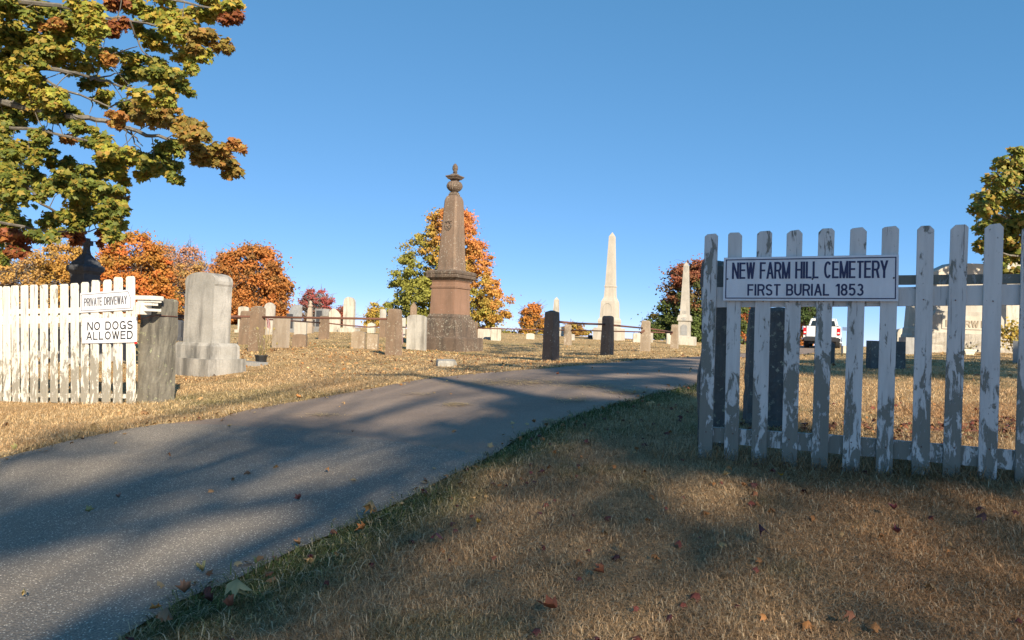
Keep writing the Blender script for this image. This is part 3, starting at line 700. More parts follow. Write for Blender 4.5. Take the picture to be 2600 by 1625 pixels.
lt = [(-26 - 24.5*k_, 727 + k_*.7, -24 - 24.5*k_, 1012, 16) for k_ in range(9, 0, -1)] + [(-26,727,-24,1012,17),(-3,727,-2,1012,17),(17.6,727,20,1013,16),(40.5,725,43,1013,16.5),(63.6,724,65.5,1014,16),(88.5,723,89,1012,16.5),(115,722.6,114,1019,17),(139.6,723,139.5,1011,16),(166,721,165,1015,17.5),
      (192.6,719,193,1016,18),(218,716.5,217.5,1018,17),(246,711.6,240.5,1023,19),(275,710,271.5,1018,19),(303,704,301,1018,20),(333,701,335,1021,20)]
b0 = PL.hit(335, 1021)
fence_l = thing('picket_fence', 'far white picket fence in full sun on the left with two signs', 'fence', Vector((b0.x, b0.y, b0.z)))
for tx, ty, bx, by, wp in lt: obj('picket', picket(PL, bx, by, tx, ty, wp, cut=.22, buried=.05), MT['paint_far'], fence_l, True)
obj('rail', rail(PL, [(-262,795,804),(-60,788,798),(180,781,795),(300,777,792),(340,775,790)], .002, .03, .04), MT['paint_far'], fence_l, True, label='thin upper rail')
obj('rail', rail(PL, [(-262,809,829),(-60,804,826),(180,800,819),(340,795,815)], .002, .03, .05), MT['paint_far'], fence_l, True, label='second broad rail')
obj('rail', rail(PL, [(-262,991,1000),(-60,996,1006),(340,1001,1012)], .002, .03, .04), MT['paint_far'], fence_l, True, label='bottom rail')
# painted rail end that reaches onto the stone gate post
PLs = Plane(30, 9.0, 340, 8.12)
bm = bmesh.new()
for (x0, y0, x1, y1, k0, k1) in [(343,750,383,761,0,.16),(345,761,380,767,.02,.15),(345,767,358,798,.0,.13),(358,765,377,775,.03,.12),(360,783,381,790,.03,.14)]:
    a = PLs.hit(x0, y0); b = PLs.hit(x1, y1)
    Mx = Matrix.Translation(Vector((a.x, a.y, 0))) @ Matrix(((PLs.dir.x, -PLs.n.x, 0, 0), (PLs.dir.y, -PLs.n.y, 0, 0), (0, 0, 1, 0), (0, 0, 0, 1)))
    wv = (Vector((b.x, b.y, 0)) - Vector((a.x, a.y, 0))).length
    add_box(bm, 0, wv, k0, k1, b.z, a.z, Mx)
bevel(bm, .008, 2)
obj('rail_end', bm, MT['paint_far'], fence_l, True, label='broken white painted rail end over the stone post')

def sign(name, label, cat, pl, TL, BL, BR, thick, mat, texts, frame, fmat, group=None, nails=()):
    tl, bl, br = pl.hit(*TL), pl.hit(*BL), pl.hit(*BR)
    ux = (br - bl); W = ux.length; ux.normalize(); n = pl.n; uz = n.cross(ux) * -1
    if uz.z < 0: uz = -uz
    uz.normalize(); H = (tl - bl).length; nn = -n
    M = Matrix(((ux.x, nn.x, uz.x, bl.x), (ux.y, nn.y, uz.y, bl.y), (ux.z, nn.z, uz.z, bl.z), (0, 0, 0, 1)))
    t = thing(name, label, cat, None, group=group, M=M)
    bm = box(0, W, -thick, 0, 0, H); bevel(bm, .003)
    obj('panel', bm, mat, t)
    if frame == 'arrow':
        i = .045 * H * 2; pts = [(i, i), (W - i, i), (W - i, H * .55), (W - W * .075, H - i), (i, H - i)]
        bm = bmesh.new()
        for a, b in zip(pts, pts[1:] + pts[:1]):
            add_tube(bm, [(a[0], -thick - .001, a[1]), (b[0], -thick - .001, b[1])], .0035, 4)
        obj('border', bm, fmat, t)
    elif frame: obj('border', frame_bm(frame[0], W - frame[0], frame[0], H - frame[0], frame[1], -thick - .0002, .0012), fmat, t)
    for s, x0, x1, z0, z1, bold, m in texts:
        for wi in range(len(s.split())): obj('lettering', text_bm(s, (x1 - x0) * W, (z1 - z0) * H, .0018, x0 * W, z0 * H, bold, -thick + .0004, wi), m, t)
    for x, z in nails:
        bm = bmesh.new(); bmesh.ops.create_icosphere(bm, subdivisions=1, radius=.006, matrix=Matrix.Translation((x * W, -thick, z * H)))
        obj('nail', bm, MT['steel'], t)
    return t
PRs = Plane(1800, 4.6, 2515, 4.02, .024)
sign('cemetery_sign', 'long grey white board reading NEW FARM HILL CEMETERY on the near fence', 'sign', PRs, (1843,655), (1837,763.5), (2280,765.5), .02, MT['sign_white'],
     [('NEW FARM HILL CEMETERY', .052, .945, .50, .88, .118, MT['navy']), ('FIRST BURIAL 1853', .148, .815, .115, .38, .15, MT['navy'])], (.012, .0058), MT['navy'],
     nails=[(.025,.5),(.53,.49),(.975,.5)])
PLs2 = Plane(30, 9.15, 340, 8.3, .024)
sign('driveway_sign', 'small white sign reading PRIVATE DRIVEWAY, upper sign on the sunlit fence', 'sign', PLs2, (208,744.5), (206,794), (338,786.5), .012, MT['sign_bright'],
     [('PRIVATE DRIVEWAY', .075, .905, .30, .72, .14, MT['border_grey'])], 'arrow', MT['border_grey'], nails=[(.47,.17)])
t = sign('dogs_sign', 'white sign reading NO DOGS ALLOWED, lower sign on the sunlit fence', 'sign', PLs2, (210,810), (210.5,872), (348,869), .012, MT['sign_bright'],
     [('NO DOGS', .10, .94, .52, .86, .16, MT['black']), ('ALLOWED', .085, .94, .13, .46, .16, MT['black'])], None, MT['black'])
Wd_ = (PLs2.hit(348,869) - PLs2.hit(210.5,872)).length; obj('red_corner', box(Wd_ - .022, Wd_ + .003, -.018, -.002, -.018, .006, .002), MT['red'], t, label='small red plastic tag at the bottom right corner')
bm = frame_bm(0, 0, 0, 0, 0, 0, 0); bm.free()

# ------------------------------------------------------------------ stones
def mpp(D): return D / FPX
def slab_outline(w, h, shape):
    hw = w / 2
    if shape == 'round': r = hw; pts = [(-hw, 0), (hw, 0)] + [(hw * math.cos(a), h - r + r * math.sin(a)) for a in [math.pi * i / 14 for i in range(15)]]
    elif shape == 'seg':
        s = w * .16; pts = [(-hw, 0), (hw, 0)] + [(hw * math.cos(a), h - s + s * math.sin(a)) for a in [math.pi * i / 12 for i in range(13)]]
    elif shape == 'shoulder':
        r = hw * .82; pts = [(-hw, 0), (hw, 0), (hw, h - r * 1.15), (hw * .86, h - r * 1.05)] + [(r * math.cos(a), h - r + r * math.sin(a)) for a in [math.pi * i / 12 for i in range(1, 12)]] + [(-hw * .86, h - r * 1.05), (-hw, h - r * 1.15)]
    elif shape == 'gable': pts = [(-hw, 0), (hw, 0), (hw, h * .86), (0, h), (-hw, h * .86)]
    elif shape == 'wave': pts = [(-hw, 0), (hw, 0), (hw, h * .72), (hw * .6, h * .86), (-hw * .1, h), (-hw * .7, h * .95), (-hw, h * .8)]
    elif shape == 'clip': pts = [(-hw, 0), (hw, 0), (hw, h * .9), (hw * .75, h), (-hw * .75, h), (-hw, h * .9)]
    elif shape == 'broken': pts = [(-hw, 0), (hw, 0), (hw, h * .93), (hw * .5, h), (hw * .1, h * .93), (-hw * .4, h * .98), (-hw, h * .9)]
    else: pts = [(-hw, 0), (hw, 0), (hw, h), (-hw, h)]
    return pts
def headstone(label, x0, x1, yt, yf, D, shape, mat, rz=0.0, t=.11, base=None, name='headstone', cat='headstone', group='headstones on the hill', lean=0.0, rough=0.0, sink=.08):
    q = foot((x0 + x1) / 2, yf, D); wpx = (x1 - x0) * mpp(D); ra = abs(rz)
    wd = max(.1, (wpx - t * math.sin(ra)) / math.cos(ra)); top = P((x0 + x1) / 2, yt, D).z; h = top - q.z
    th = thing(name, label, cat, q, rz, group)
    z0 = 0.0
    if base: z0 = base[1]; obj('base', box(-wd/2 - base[0], wd/2 + base[0], -t/2 - base[0], t/2 + base[0], -sink, z0, .012), base[2] if len(base) > 2 else mat, th)
    pts = slab_outline(wd, h - z0, shape); pts[0] = (pts[0][0], -sink if not base else 0); pts[1] = (pts[1][0], -sink if not base else 0)
    bm = extrude_outline(pts, -t/2, t/2); bevel(bm, min(.012, t * .1), 1)
    if rough: rough_up(bm, rough, 6, 3, int(x0))
    for v in bm.verts: v.co.x += lean * v.co.z; v.co.z += z0
    obj('slab', bm, mat, th); return th

# tall marble headstone beside the drive
q = foot(526, 948, 12.1); k = mpp(11.9)
th = thing('headstone', 'tall weathered marble headstone with arched top on two step base by the gate post', 'headstone', q, R(-30), 'headstones on the hill')
H = P(520, 690, 11.9).z - q.z
MT['marble_big'] = stone('streaked_marble', (.29,.28,.25), (.47,.45,.41), (.10,.098,.09), (.30,.28,.22), .2, .95, 1.8)
obj('base', box(-.55, .48, -.36, .36, -.1, .25, .03), MT['marble_big'], th)
bm = loft([(.25, (.45,.28)), (.45, (.445,.275)), (.50, (.41,.24))], 4, .012); bm.transform(Matrix.Translation((-.03, 0, 0))); obj('plinth', bm, MT['marble_big'], th)
pts = [(-.355, .50), (.355, .50), (.35, H - .30), (.355, H - .22), (.37, H - .19), (.37, H - .14)] + [(.36 * math.cos(a) - .0, H - .14 + .14 * math.sin(a) ** .8) for a in [math.pi * i / 12 for i in range(1, 12)]] + [(-.37, H - .14), (-.37, H - .19), (-.355, H - .22), (-.35, H - .30)]
bm = extrude_outline(pts, -.17, .17); bevel(bm, .012, 2); bm.transform(Matrix.Translation((-.05, 0, 0))); obj('die', bm, MT['marble_big'], th)

# gate stones
def gate_stone(label, x0, x1, yt, yf, D, mat, depth, rz, seed, group='stone gate posts'):
    q = foot((x0 + x1) / 2, yf, D); w_ = ((x1 - x0) * mpp(D) - depth * math.sin(abs(rz))) / math.cos(rz); h = P((x0 + x1)/2, yt, D).z - q.z
    th = thing('gate_post', label, 'gate post', q, rz, group)
    bm = loft([(-.2, (w_/2, depth/2)), (h*.3, (w_/2*.985, depth/2)), (h*.975, (w_/2*.95, depth/2*.95)), (h, (w_/2*.88, depth/2*.86))], 4, .012)
    rough_up(bm, .02, 4, 7, seed); rough_up(bm, .012, 17, 0, seed); obj('stone', bm, mat, th); return th, h, w_
tg, hg, wg = gate_stone('rough grey stone gate post with yellow lichen at the end of the sunlit fence', 350, 438, 757, 1022, 8.4, MT['gate_stone'], .24, R(-22), 2)
bm = bmesh.new(); add_tube(bm, [(-wg/2*1.05, -.19, hg*.80), (-.05, -.20, hg*.79), (.08, -.20, hg*.815), (wg/2*1.02, -.19, hg*.83), (wg/2*1.04, .1, hg*.83)], .005, 5); obj('wire', bm, MT['rust'], tg)
gate_stone('dark tall stone gate slab right behind the end picket of the near fence', 1764, 1846, 662, 1152, 4.95, MT['gate_dark'], .22, R(-12), 5)
gate_stone('second dark stone slab standing a step behind the near fence', 1888, 1992, 783, 1088, 6.1, MT['gate_dark'], .2, R(-8), 9)

# brownstone monument with urn finial
D = 22.0; q = foot(1139, 891, D); q = Vector((q.x, q.y, q.z)); z = lambda v: (1325 - v) * D / FPX / 2.7
mon = thing('monument', 'tall brown sandstone monument topped by a fluted urn finial', 'monument', q, R(-29))
obj('lower_base', loft([(-.1,.735),(z(1240),.725),(z(1232),.70)], 4, .02), MT['brown_lich'], mon)
obj('upper_base', loft([(z(1232),.60),(z(1215),.585),(z(1150),.545),(z(1128),.535),(z(1108),.50)], 4, .012), MT['brown_lich'], mon)
obj('base_moulding', loft([(z(1108),.47),(z(1096),.475),(z(1084),.44),(z(1078),.43)], 4, .006), MT['brown_lich'], mon)
obj('die', loft([(z(1078),.425),(z(905),.405)], 4, .01), MT['brown_dado'], mon)
obj('die_moulding', loft([(z(905),.405),(z(902),.43),(z(890),.435),(z(886),.405),(z(860),.40),(z(850),.43)], 4, .005), MT['brown_dado'], mon)
obj('cornice', loft([(z(850),.43),(z(838),.48),(z(832),.525),(z(818),.54),(z(812),.515),(z(808),.535),(z(793),.545),(z(784),.50),(z(778),.36)], 4, .006), MT['brown_lich'], mon)
MT['brown_shaft'] = stone('brownstone_shaft', (.17,.115,.08), (.235,.16,.11), (.09,.07,.05), (.42,.40,.33), .36, .7, 1.5)
bm = bmesh.new(); prev = None
for zz, h_, ch in [(z(778),.335,.05),(z(760),.318,.05),(z(300),.222,.05),(z(284),.205,.05),(z(268),.17,.03),(z(262),.13,.02)]:
    pts = [(-h_+ch,-h_),(h_-ch,-h_),(h_,-h_+ch),(h_,h_-ch),(h_-ch,h_),(-h_+ch,h_),(-h_,h_-ch),(-h_,-h_+ch)]
    cur = [bm.verts.new((x, y, zz)) for x, y in pts]
    if prev:
        for i in range(8): bm.faces.new((prev[i], prev[(i+1)%8], cur[(i+1)%8], cur[i]))
    else: bm.faces.new(cur[::-1])
    prev = cur
bm.faces.new(prev); obj('shaft', bm, MT['brown_shaft'], mon)
# carved wreath on the shaft face
zc = z(485); yf_ = -(.222 + (.318 - .222) * (485 - 300) / 460) - .004; bm = bmesh.new()
for k_ in range(14):
    a = math.pi * (.0 + k_ / 13.0) + math.pi
    c_ = Vector((.105 * math.cos(a), yf_, zc + .01 + .12 * math.sin(a) + .03))
    bmesh.ops.create_icosphere(bm, subdivisions=1, radius=.022, matrix=Matrix.Translation(c_) @ Matrix.Diagonal((1, .8, 1.2, 1)))
for s_ in (-1, 1):
    add_tube(bm, [(s_*.02, yf_, zc-.11), (s_*.10, yf_-.005, zc-.03), (s_*.09, yf_, zc+.09), (s_*.03, yf_-.005, zc+.13)], .012, 5)
    add_tube(bm, [(s_*.12, yf_, zc+.17), (s_*.05, yf_-.006, zc+.15), (0, yf_-.004, zc+.17)], .012, 5)
    add_tube(bm, [(s_*.055, yf_-.004, zc-.06), (-s_*.05, yf_-.006, zc+.06)], .012, 5)
obj('carved_wreath', bm, MT['brown_lich'], mon)
bm = bmesh.new(); add_lofts(bm, [(z(264),.12),(z(252),.125),(z(248),.10),(z(240),.105),(z(236),.085)], 4)
obj('neck', bm, MT['brown_lich'], mon)
bm = bmesh.new(); ns = 64; prev = None
for yy, r_ in [(237,.07),(230,.13),(218,.19),(205,.222),(193,.228),(182,.215),(172,.20),(166,.17),(164,.07)]:
    amp = .10 if yy in (230,218,205,193,182) else 0
    cur = [bm.verts.new(((r_ * (1 + amp * (abs(math.sin(8 * 2*math.pi*i/ns))-.5))) * math.cos(2*math.pi*i/ns), (r_ * (1 + amp * (abs(math.sin(8 * 2*math.pi*i/ns))-.5))) * math.sin(2*math.pi*i/ns), z(yy))) for i in range(ns)]
    if prev:
        for i in range(ns): bm.faces.new((prev[i], prev[(i+1)%ns], cur[(i+1)%ns], cur[i]))
    else: bm.faces.new(cur[::-1])
    prev = cur
bm.faces.new(prev); obj('urn_bowl', bm, MT['brown_lich'], mon, smooth=False)
obj('urn_lid', loft([(z(164),.085),(z(156),.09),(z(150),.12),(z(148),.15),(z(140),.17),(z(131),.205),(z(126),.20),(z(118),.11),(z(108),.055)], 4, .004), MT['brown_lich'], mon)
bm = loft([(z(108),.045),(z(100),.075),(z(95),.05),(z(90),.06),(z(76),.085),(z(60),.078),(z(46),.05),(z(39),.02)], 10); rough_up(bm, .014, 22, 1, 3)
obj('finial', bm, MT['brown_lich'], mon)

# tall pale obelisk
D = 40; q = foot(1546, 866, D); s_ = D / FPX / 4.447; z = lambda v: (1367 - v) * s_
ob = thing('obelisk', 'tall pale stone obelisk monument standing highest on the skyline', 'obelisk', q, R(-28))
obj('base', loft([(-.3,.66),(z(1236),.655),(z(1232),.62)], 4, .02), MT['granite_w'], ob)
obj('plinth', loft([(z(1232),.485),(z(1175),.475),(z(1160),.49),(z(1140),.48),(z(1118),.42)], 4, .01), MT['granite_w'], ob)
obj('die', loft([(z(1118),.415),(z(960),.385),(z(935),.37),(z(895),.285),(z(874),.262)], 4, .008), MT['granite_w'], ob)
obj('shaft_plinth', loft([(z(874),.265),(z(778),.243),(z(770),.262),(z(758),.262),(z(752),.24)], 4, .005), MT['granite_w'], ob)
obj('shaft', loft([(z(752),.236),(z(198),.140),(z(148),.004)], 4, .012), MT['granite_w'], ob)
bm = bmesh.new()
for k_ in range(9):
    a = math.pi * k_ / 8; add_tube(bm, [(.23*math.cos(a), -.395, z(1010)+.25*math.sin(a)), (.23*math.cos(a+.39), -.392, z(1010)+.25*math.sin(a+.39))], .012, 4) if k_ < 8 else None
add_tube(bm, [(-.23,-.398,z(1010)),(-.24,-.415,z(1110))], .012, 4); add_tube(bm, [(.23,-.398,z(1010)),(.24,-.415,z(1110))], .012, 4)
obj('carved_arch', bm, MT['granite_l'], ob)
# smaller obelisk with carved cap
D = 38; q = foot(1737, 867, D); s_ = D / FPX / 4.447; z = lambda v: (1367 - v) * s_
ob = thing('obelisk', 'slim grey obelisk with carved cap and arched panel beside the round red tree', 'obelisk', q, R(-18))
obj('base', loft([(-.3,.58),(z(1278),.57),(z(1274),.55)], 4, .02), MT['marble_w'], ob)
obj('die', loft([(z(1274),.31),(z(1262),.30),(z(1120),.285),(z(1105),.29)], 4, .008), MT['granite_l'], ob)
obj('cap', loft([(z(1105),.30),(z(1098),.355),(z(1085),.355),(z(1060),.33),(z(1036),.30),(z(1030),.26)], 4, .008), MT['granite_l'], ob)
obj('shaft', loft([(z(1030),.235),(z(470),.128),(z(430),.012)], 4, .012), MT['granite_l'], ob)
pts = [(-.16,z(1258)),(.16,z(1258)),(.16,z(1170))] + [(.16*math.cos(a), z(1170)+.14*math.sin(a)) for a in [math.pi*i/10 for i in range(1,10)]] + [(-.16,z(1170))]
bm = extrude_outline(pts, -.312, -.285); obj('arched_panel', bm, MT['granite_g'], ob)
bm = bmesh.new()
for k_ in range(6):
    a = math.pi * (k_ + .5) / 6; add_tube(bm, [(.02*math.cos(a), -.345, z(1094)), (.2*math.cos(a), -.34, z(1094)+.17*math.sin(a))], .018, 4)
for k_ in range(-1, 2): add_tube(bm, [(.07*k_, -.238, z(1018)), (.07*k_, -.228, z(985))], .016, 4); add_tube(bm, [(.05*k_, -.142, z(560-20*abs(k_))), (.075*k_, -.135, z(480))], .012, 4)
obj('carved_leaves', bm, MT['granite_g'], ob)

# dark pedestal monument with cross, behind the left fence
D = 15; q = foot(207, 914, D); s_ = D / FPX / 3.287; z = lambda v: (1030 - v) * s_
cr = thing('monument', 'dark slate monument crowned by a small cross behind the sunlit fence', 'monument', q, R(-22))
obj('base', loft([(-.1,.35),(z(985),.34)], 4, .02), MT['granite_g'], cr)
obj('pedestal', loft([(z(985),.28),(z(900),.26),(z(880),.21),(z(320),.185),(z(305),.205)], 4, .008), MT['greystone'], cr)
obj('cap', loft([(z(305),.205),(z(290),.235),(z(262),.245),(z(250),.235),(z(240),.20),(z(210),.17),(z(192),.125),(z(150),.062)], 4, .006), MT['greystone'], cr)
bm = bmesh.new(); add_lofts(bm, [(z(150),(.07,.055)),(z(110),(.045,.045)),(z(90),(.045,.045))], 4); add_box(bm, -.045, .045, -.045, .045, z(90), z(15)); add_box(bm, -.13, -.046, -.043, .043, z(78), z(38)); add_box(bm, .046, .13, -.043, .043, z(78), z(38))
obj('cross', bm, MT['greystone'], cr)
headstone('very wide low black granite headstone behind the sunlit fence', -80, 178, 832, 912, 15.8, 'flat', MT['granite_d'], 0, .3, (.12, .16, MT['granite_g']))
headstone('dark upright granite headstone just left of the private driveway sign', 178, 208, 824, 914, 14.2, 'flat', MT['granite_d'], 0, .2, (.06, .1, MT['granite_g']))
headstone('light grey low headstone seen between pickets under the two signs', 252, 326, 868, 916, 14.6, 'flat', MT['granite_g'], 0, .25)
headstone('dark rounded headstone glimpsed between the stone gate post and the tall marble one', 428, 464, 812, 856, 24, 'seg', MT['greystone'], 0, .3, (.08, .12))

# small stones, left to right
HS = [
 ('small white headstone with arched top at the foot of the orange tree', 605,631,778,822,33,'seg','marble_w',0,.12,(.1,.12)),
 ('tall narrow grey headstone with round top, backed by orange leaves', 669,696,768,834,31,'round','marble',0,.12,None),
 ('plain upright buff headstone right of the first flag', 689,735,803,880,18.5,'flat','marble_p',R(-22),.12,None),
 ('squat red brown footstone behind the buff headstone', 742,779,848,879,19,'seg','post',R(-5),.12,None),
 ('grey granite headstone with slanted dark face', 723,765,773,830,34,'clip','granite_g',R(-30),.45,(.06,.1)),
 ('plain light grey tablet standing in front of the slanted granite one', 747,779,815,845,27,'flat','granite_l',R(-6),.12,None),
 ('dark polished granite block on grey base beneath the red shrub', 799,835,784,829,35,'flat','granite_g',R(-30),.4,(.06,.15)),
 ('white headstone with wavy pointed top left of the tall round topped one', 835,864,783,829,35,'wave','marble_w',0,.12,None),
 ('tall white round topped headstone on stepped base against open sky', 872,901,754,829,35,'round','marble_w',R(-8),.28,(.18,.18)),
 ('low lichen speckled brown stone, left of a touching pair', 892,928,841,882,19,'seg','post_pale',R(-8),.14,None),
 ('low lichen speckled brown stone, right of a touching pair', 932,960,848,884,19,'flat','post_pale',R(-4),.14,None),
 ('pale slab half hidden behind the brown railing post left of monument', 963,979,785,852,31,'clip','marble',0,.12,None),
 ('tiny white house shaped stone on the skyline left of the monument', 934,952,819,838,34,'gable','marble_w',0,.3,None),
 ('grey white slab between the brown post and the flagged headstone', 1011,1029,807,846,29,'flat','marble',0,.12,None),
 ('slender pointed brown stone just left of the sandstone monument', 1041,1057,767,812,32,'gable','post',0,.15,None),
 ('weathered white headstone with arched top leaning on the sandstone monument base', 1031,1083,799,889,20.5,'seg','marble',R(-16),.12,None),
 ('long low white slab on the skyline right of the monument', 1205,1246,834,849,33,'broken','marble_w',0,.2,None),
 ('square white block on the skyline right of the long low slab', 1247,1272,831,853,32,'flat','marble_w',0,.25,None),
 ('small white rounded stone under the little orange tree', 1336,1357,846,855,36,'seg','marble_w',0,.2,None),
 ('tiny dark stone at the left foot of the tall obelisk', 1493,1504,851,861,41,'flat','greystone',0,.2,None),
 ('small pale stone beside the lichen covered far rail post', 1450,1459,848,860,37,'seg','marble',0,.12,None),
 ('leaning whitish slab right of the tall obelisk', 1607,1628,846,866,37,'clip','marble_w',0,.12,None),
 ('pale narrow stone right of the leaning whitish slab', 1638,1658,845,866,38,'flat','marble_w',R(-12),.15,None),
 ('pale slab at the left foot of the slim obelisk', 1692,1706,845,868,37,'flat','marble_w',0,.15,None),
 ('small dark headstone with angled top behind a flaking picket', 2066,2120,868,922,13,'clip','gate_dark',R(-25),.18,None),
 ('blunt dark square headstone in shade right of the truck', 2205,2291,866,938,11.6,'flat','gate_dark',R(-4),.2,None),
 ('pale arched headstone just above the right end of the shaded square one', 2274,2298,834,880,26,'round','marble_w',0,.2,None),
 ('light grey narrow footstone leaning at the far right of the big family stone', 2570,2590,866,913,13.5,'flat','granite_g',R(-35),.12,None),
 ('small white stone on the grass right of the truck', 2138,2150,878,893,30,'flat','marble_w',0,.2,None),
]
for r_ in HS:
    headstone(r_[0], *r_[1:7], MT[r_[7]], r_[8], r_[9], r_[10] and tuple(r_[10]), lean=random.uniform(-.02,.02))
# inscription plates of the two granite blocks
for th in [o for o in list(bpy.data.objects) if o.get('label', '').startswith(('grey granite headstone with slanted', 'dark polished granite block'))]:
    for wx in (0,):
        sl_ = [c for c in bpy.data.objects if c.parent == th and c.name.startswith('slab')][0]
        xs = [v.co.x for v in sl_.data.vertices]; zs = [v.co.z for v in sl_.data.vertices]; ys_ = [v.co.y for v in sl_.data.vertices]
        a, b, h0, h1, yf2 = min(xs), max(xs), min(zs), max(zs), min(ys_)
        if 'slanted' in th['label']:
            for v in sl_.data.vertices:
                if v.co.z > h0 + .6 * (h1 - h0) and v.co.y < 0: v.co.y += .45 * (v.co.z - h0 - .6 * (h1 - h0)) / (.4 * (h1 - h0))
        obj('inscription_plate', box(a + .1, b - .1, yf2 - .012, yf2 + .004, h0 + .1, h0 + (h1 - h0) * (.62 if 'slanted' in th['label'] else .9)), MT['greystone'], th)
# brown pillar with round head under the shrub
D = 33; q = foot(786, 829, D); k = mpp(D)
t_ = thing('monument', 'slim brown pillar with knobbed urn head under the red shrub', 'monument', q, 0)
obj('pillar', loft([(-.1,.16),(k*18,.15),(k*20,.125),(k*62,.085),(k*66,.06)], 4, .01), MT['marble_p'], t_)
obj('urn', loft([(k*66,.05),(k*68,.12),(k*72,.10),(k*75,.04),(k*79,.09),(k*83,.03)], 10), MT['marble_p'], t_, smooth=True)
# hidden little obelisk behind the front dark post
D = 45; q = foot(1410, 858, D); k = mpp(D)
t_ = thing('obelisk', 'small pale obelisk whose tip shows above the dark front post', 'obelisk', q, R(-20))
obj('base', box(-.4,.4,-.4,.4,-.4,k*22,.02), MT['marble_w'], t_); obj('shaft', loft([(k*22,.2),(k*92,.125),(k*99,.01)], 4, .01), MT['marble_w'], t_)
# flat white marker by the drive
q = GR(1133, 930)
t_ = thing('grave_marker', 'small white flush marker block in the grass beside the drive', 'grave marker', q, R(14))
bm = loft([(-.1,(.165,.12)),(.07,(.165,.12)),(.105,(.15,.10))], 4, .012)
for v in bm.verts: v.co.z += .12 * v.co.y if v.co.z > 0 else 0
obj('block', bm, MT['marble_w'], t_)
# flat ledger stone & pot near the first brown post
q = foot(638, 917, 13.3)
t_ = thing('ledger_stone', 'flat grey slab lying in grass right of the tall marble headstone', 'grave marker', q, R(-24))
obj('slab', box(-.32,.26,-.14,.14,-.05,.06,.015), MT['granite_g'], t_)
q = foot(663, 912, 13.6); t_ = thing('flower_pot', 'black plastic pot with dried stalks on the grass by the flat slab', 'pot', q, 0)
bm = loft([(0,.085),(.04,.09),(.045,.1),(.055,.1),(.06,.095),(.12,.105),(.125,.115),(.145,.115),(.145,.1),(.06,.08)], 16); obj('pot', bm, MT['black_plastic'], t_, smooth=False)
bm = bmesh.new()
for i in range(22):
    a = random.uniform(0, 6.28); r_ = random.uniform(.05,.25); h_ = random.uniform(.15,.55) * (1.2 - r_)
    add_tube(bm, [(.03*math.cos(a), .03*math.sin(a), .1), (r_*.5*math.cos(a)+.05, r_*.5*math.sin(a), .1+h_*.6), (r_*math.cos(a)+.12, r_*math.sin(a), .1+h_)], [.004,.003,.001], 3)
    if i % 2: bmesh.ops.create_icosphere(bm, subdivisions=1, radius=.018, matrix=Matrix.Translation((r_*math.cos(a)+.12, r_*math.sin(a), .1+h_)) @ Matrix.Diagonal((1,.5,1.5,1)))
MT['dry_stalk'] = plain('dry_stalk', (.25,.2,.08), .8); obj('stalks', bm, MT['dry_stalk'], t_)

# flags
def flag(label, px, ytop, yf, D, lean, wpx, hpx, blue):
    q = foot(px, yf, D); k = mpp(D); H_ = (yf - ytop) * k
    t_ = thing('grave_flag', label, 'flag', q, 0, 'small flags on graves')
    bm = bmesh.new(); add_tube(bm, [(0,0,0), (lean, 0, H_)], .006, 5); obj('stick', bm, MT['stick'], t_)
    W_, Hh = wpx * k, hpx * k
    for i in range(7):
        for_mat = MT['flag_red'] if i % 2 == 0 else MT['flag_white']
        bm = bmesh.new(); u0, u1 = i / 7, (i + 1) / 7; rows = 7; A, B = [], []
        for j in range(rows):
            s = j / (rows - 1)
            for L_, u_ in ((A, u0), (B, u1)):
                L_.append(bm.verts.new((lean * .95 + u_ * W_ * (1 - .2*s) + s * W_ * .35, .03 * math.sin(u_ * 5 + s * 3), H_ - s * Hh - u_ * .05)))
        for j in range(rows - 1): bm.faces.new((A[j], B[j], B[j+1], A[j+1]))
        bmesh.ops.solidify(bm, geom=bm.faces[:], thickness=.002)
        obj('stripe', bm, for_mat, t_)
    if blue: obj('canton', box(lean*.95 - .002, lean*.95 + W_*.5, -.04, -.034, H_ - Hh*.4, H_), MT['flag_blue'], t_)
flag('small striped flag hanging from a stick right of the first brown post', 680, 806, 888, 17.5, -.08, 10, 26, False)
flag('small striped flag drooping behind the second brown post', 1022, 815, 880, 17.5, -.05, 5, 38, False)
# extra bare sticks
q = foot(684, 876, 18); t_ = thing('flag_stick', 'bare pale stick standing between first flag and buff headstone', 'stick', q, 0)
bm = bmesh.new(); add_tube(bm, [(0,0,0),(-.01,0,.52)], .006, 5); obj('stick', bm, MT['stick'], t_)

# plot railing: stone posts + iron pipe
POSTS = {'L': (400,790,900,17.5,30,'post'), 'A': (651,777,891,16.5,33,'post'), 'B': (622,789,875,22,26,'post'), 'C': (822,802,862,27,22,'post'), 'D': (999,784,902,16,34,'post'),
 'E': (974,808,857,28,20,'post'), 'P1': (1398,788,915,15,35,'post_shaded'), 'P2': (1541,802,900,18.4,28,'post_shaded'), 'P3': (1638,814,892,22.6,24,'post_pale'), 'P4': (1712,824,885,27.6,19,'post_pale'),
 'P5': (1441,824,878,30,18,'post_pale'), 'P6': (1203,817,856,29,18,'post')}
lab_post = {'A': 'brown post with domed top', 'D': 'brown post left of the monument', 'P1': 'dark shaded peaked post', 'P2': 'dark shaded post', 'P3': 'lichen speckled pale post', 'P4': 'pale far corner post'}
qa = foot(1000, 900, 16)
pf = thing('plot_railing', 'plot railing of brown stone posts joined by rusty iron pipes', 'railing', qa)
pc = {}
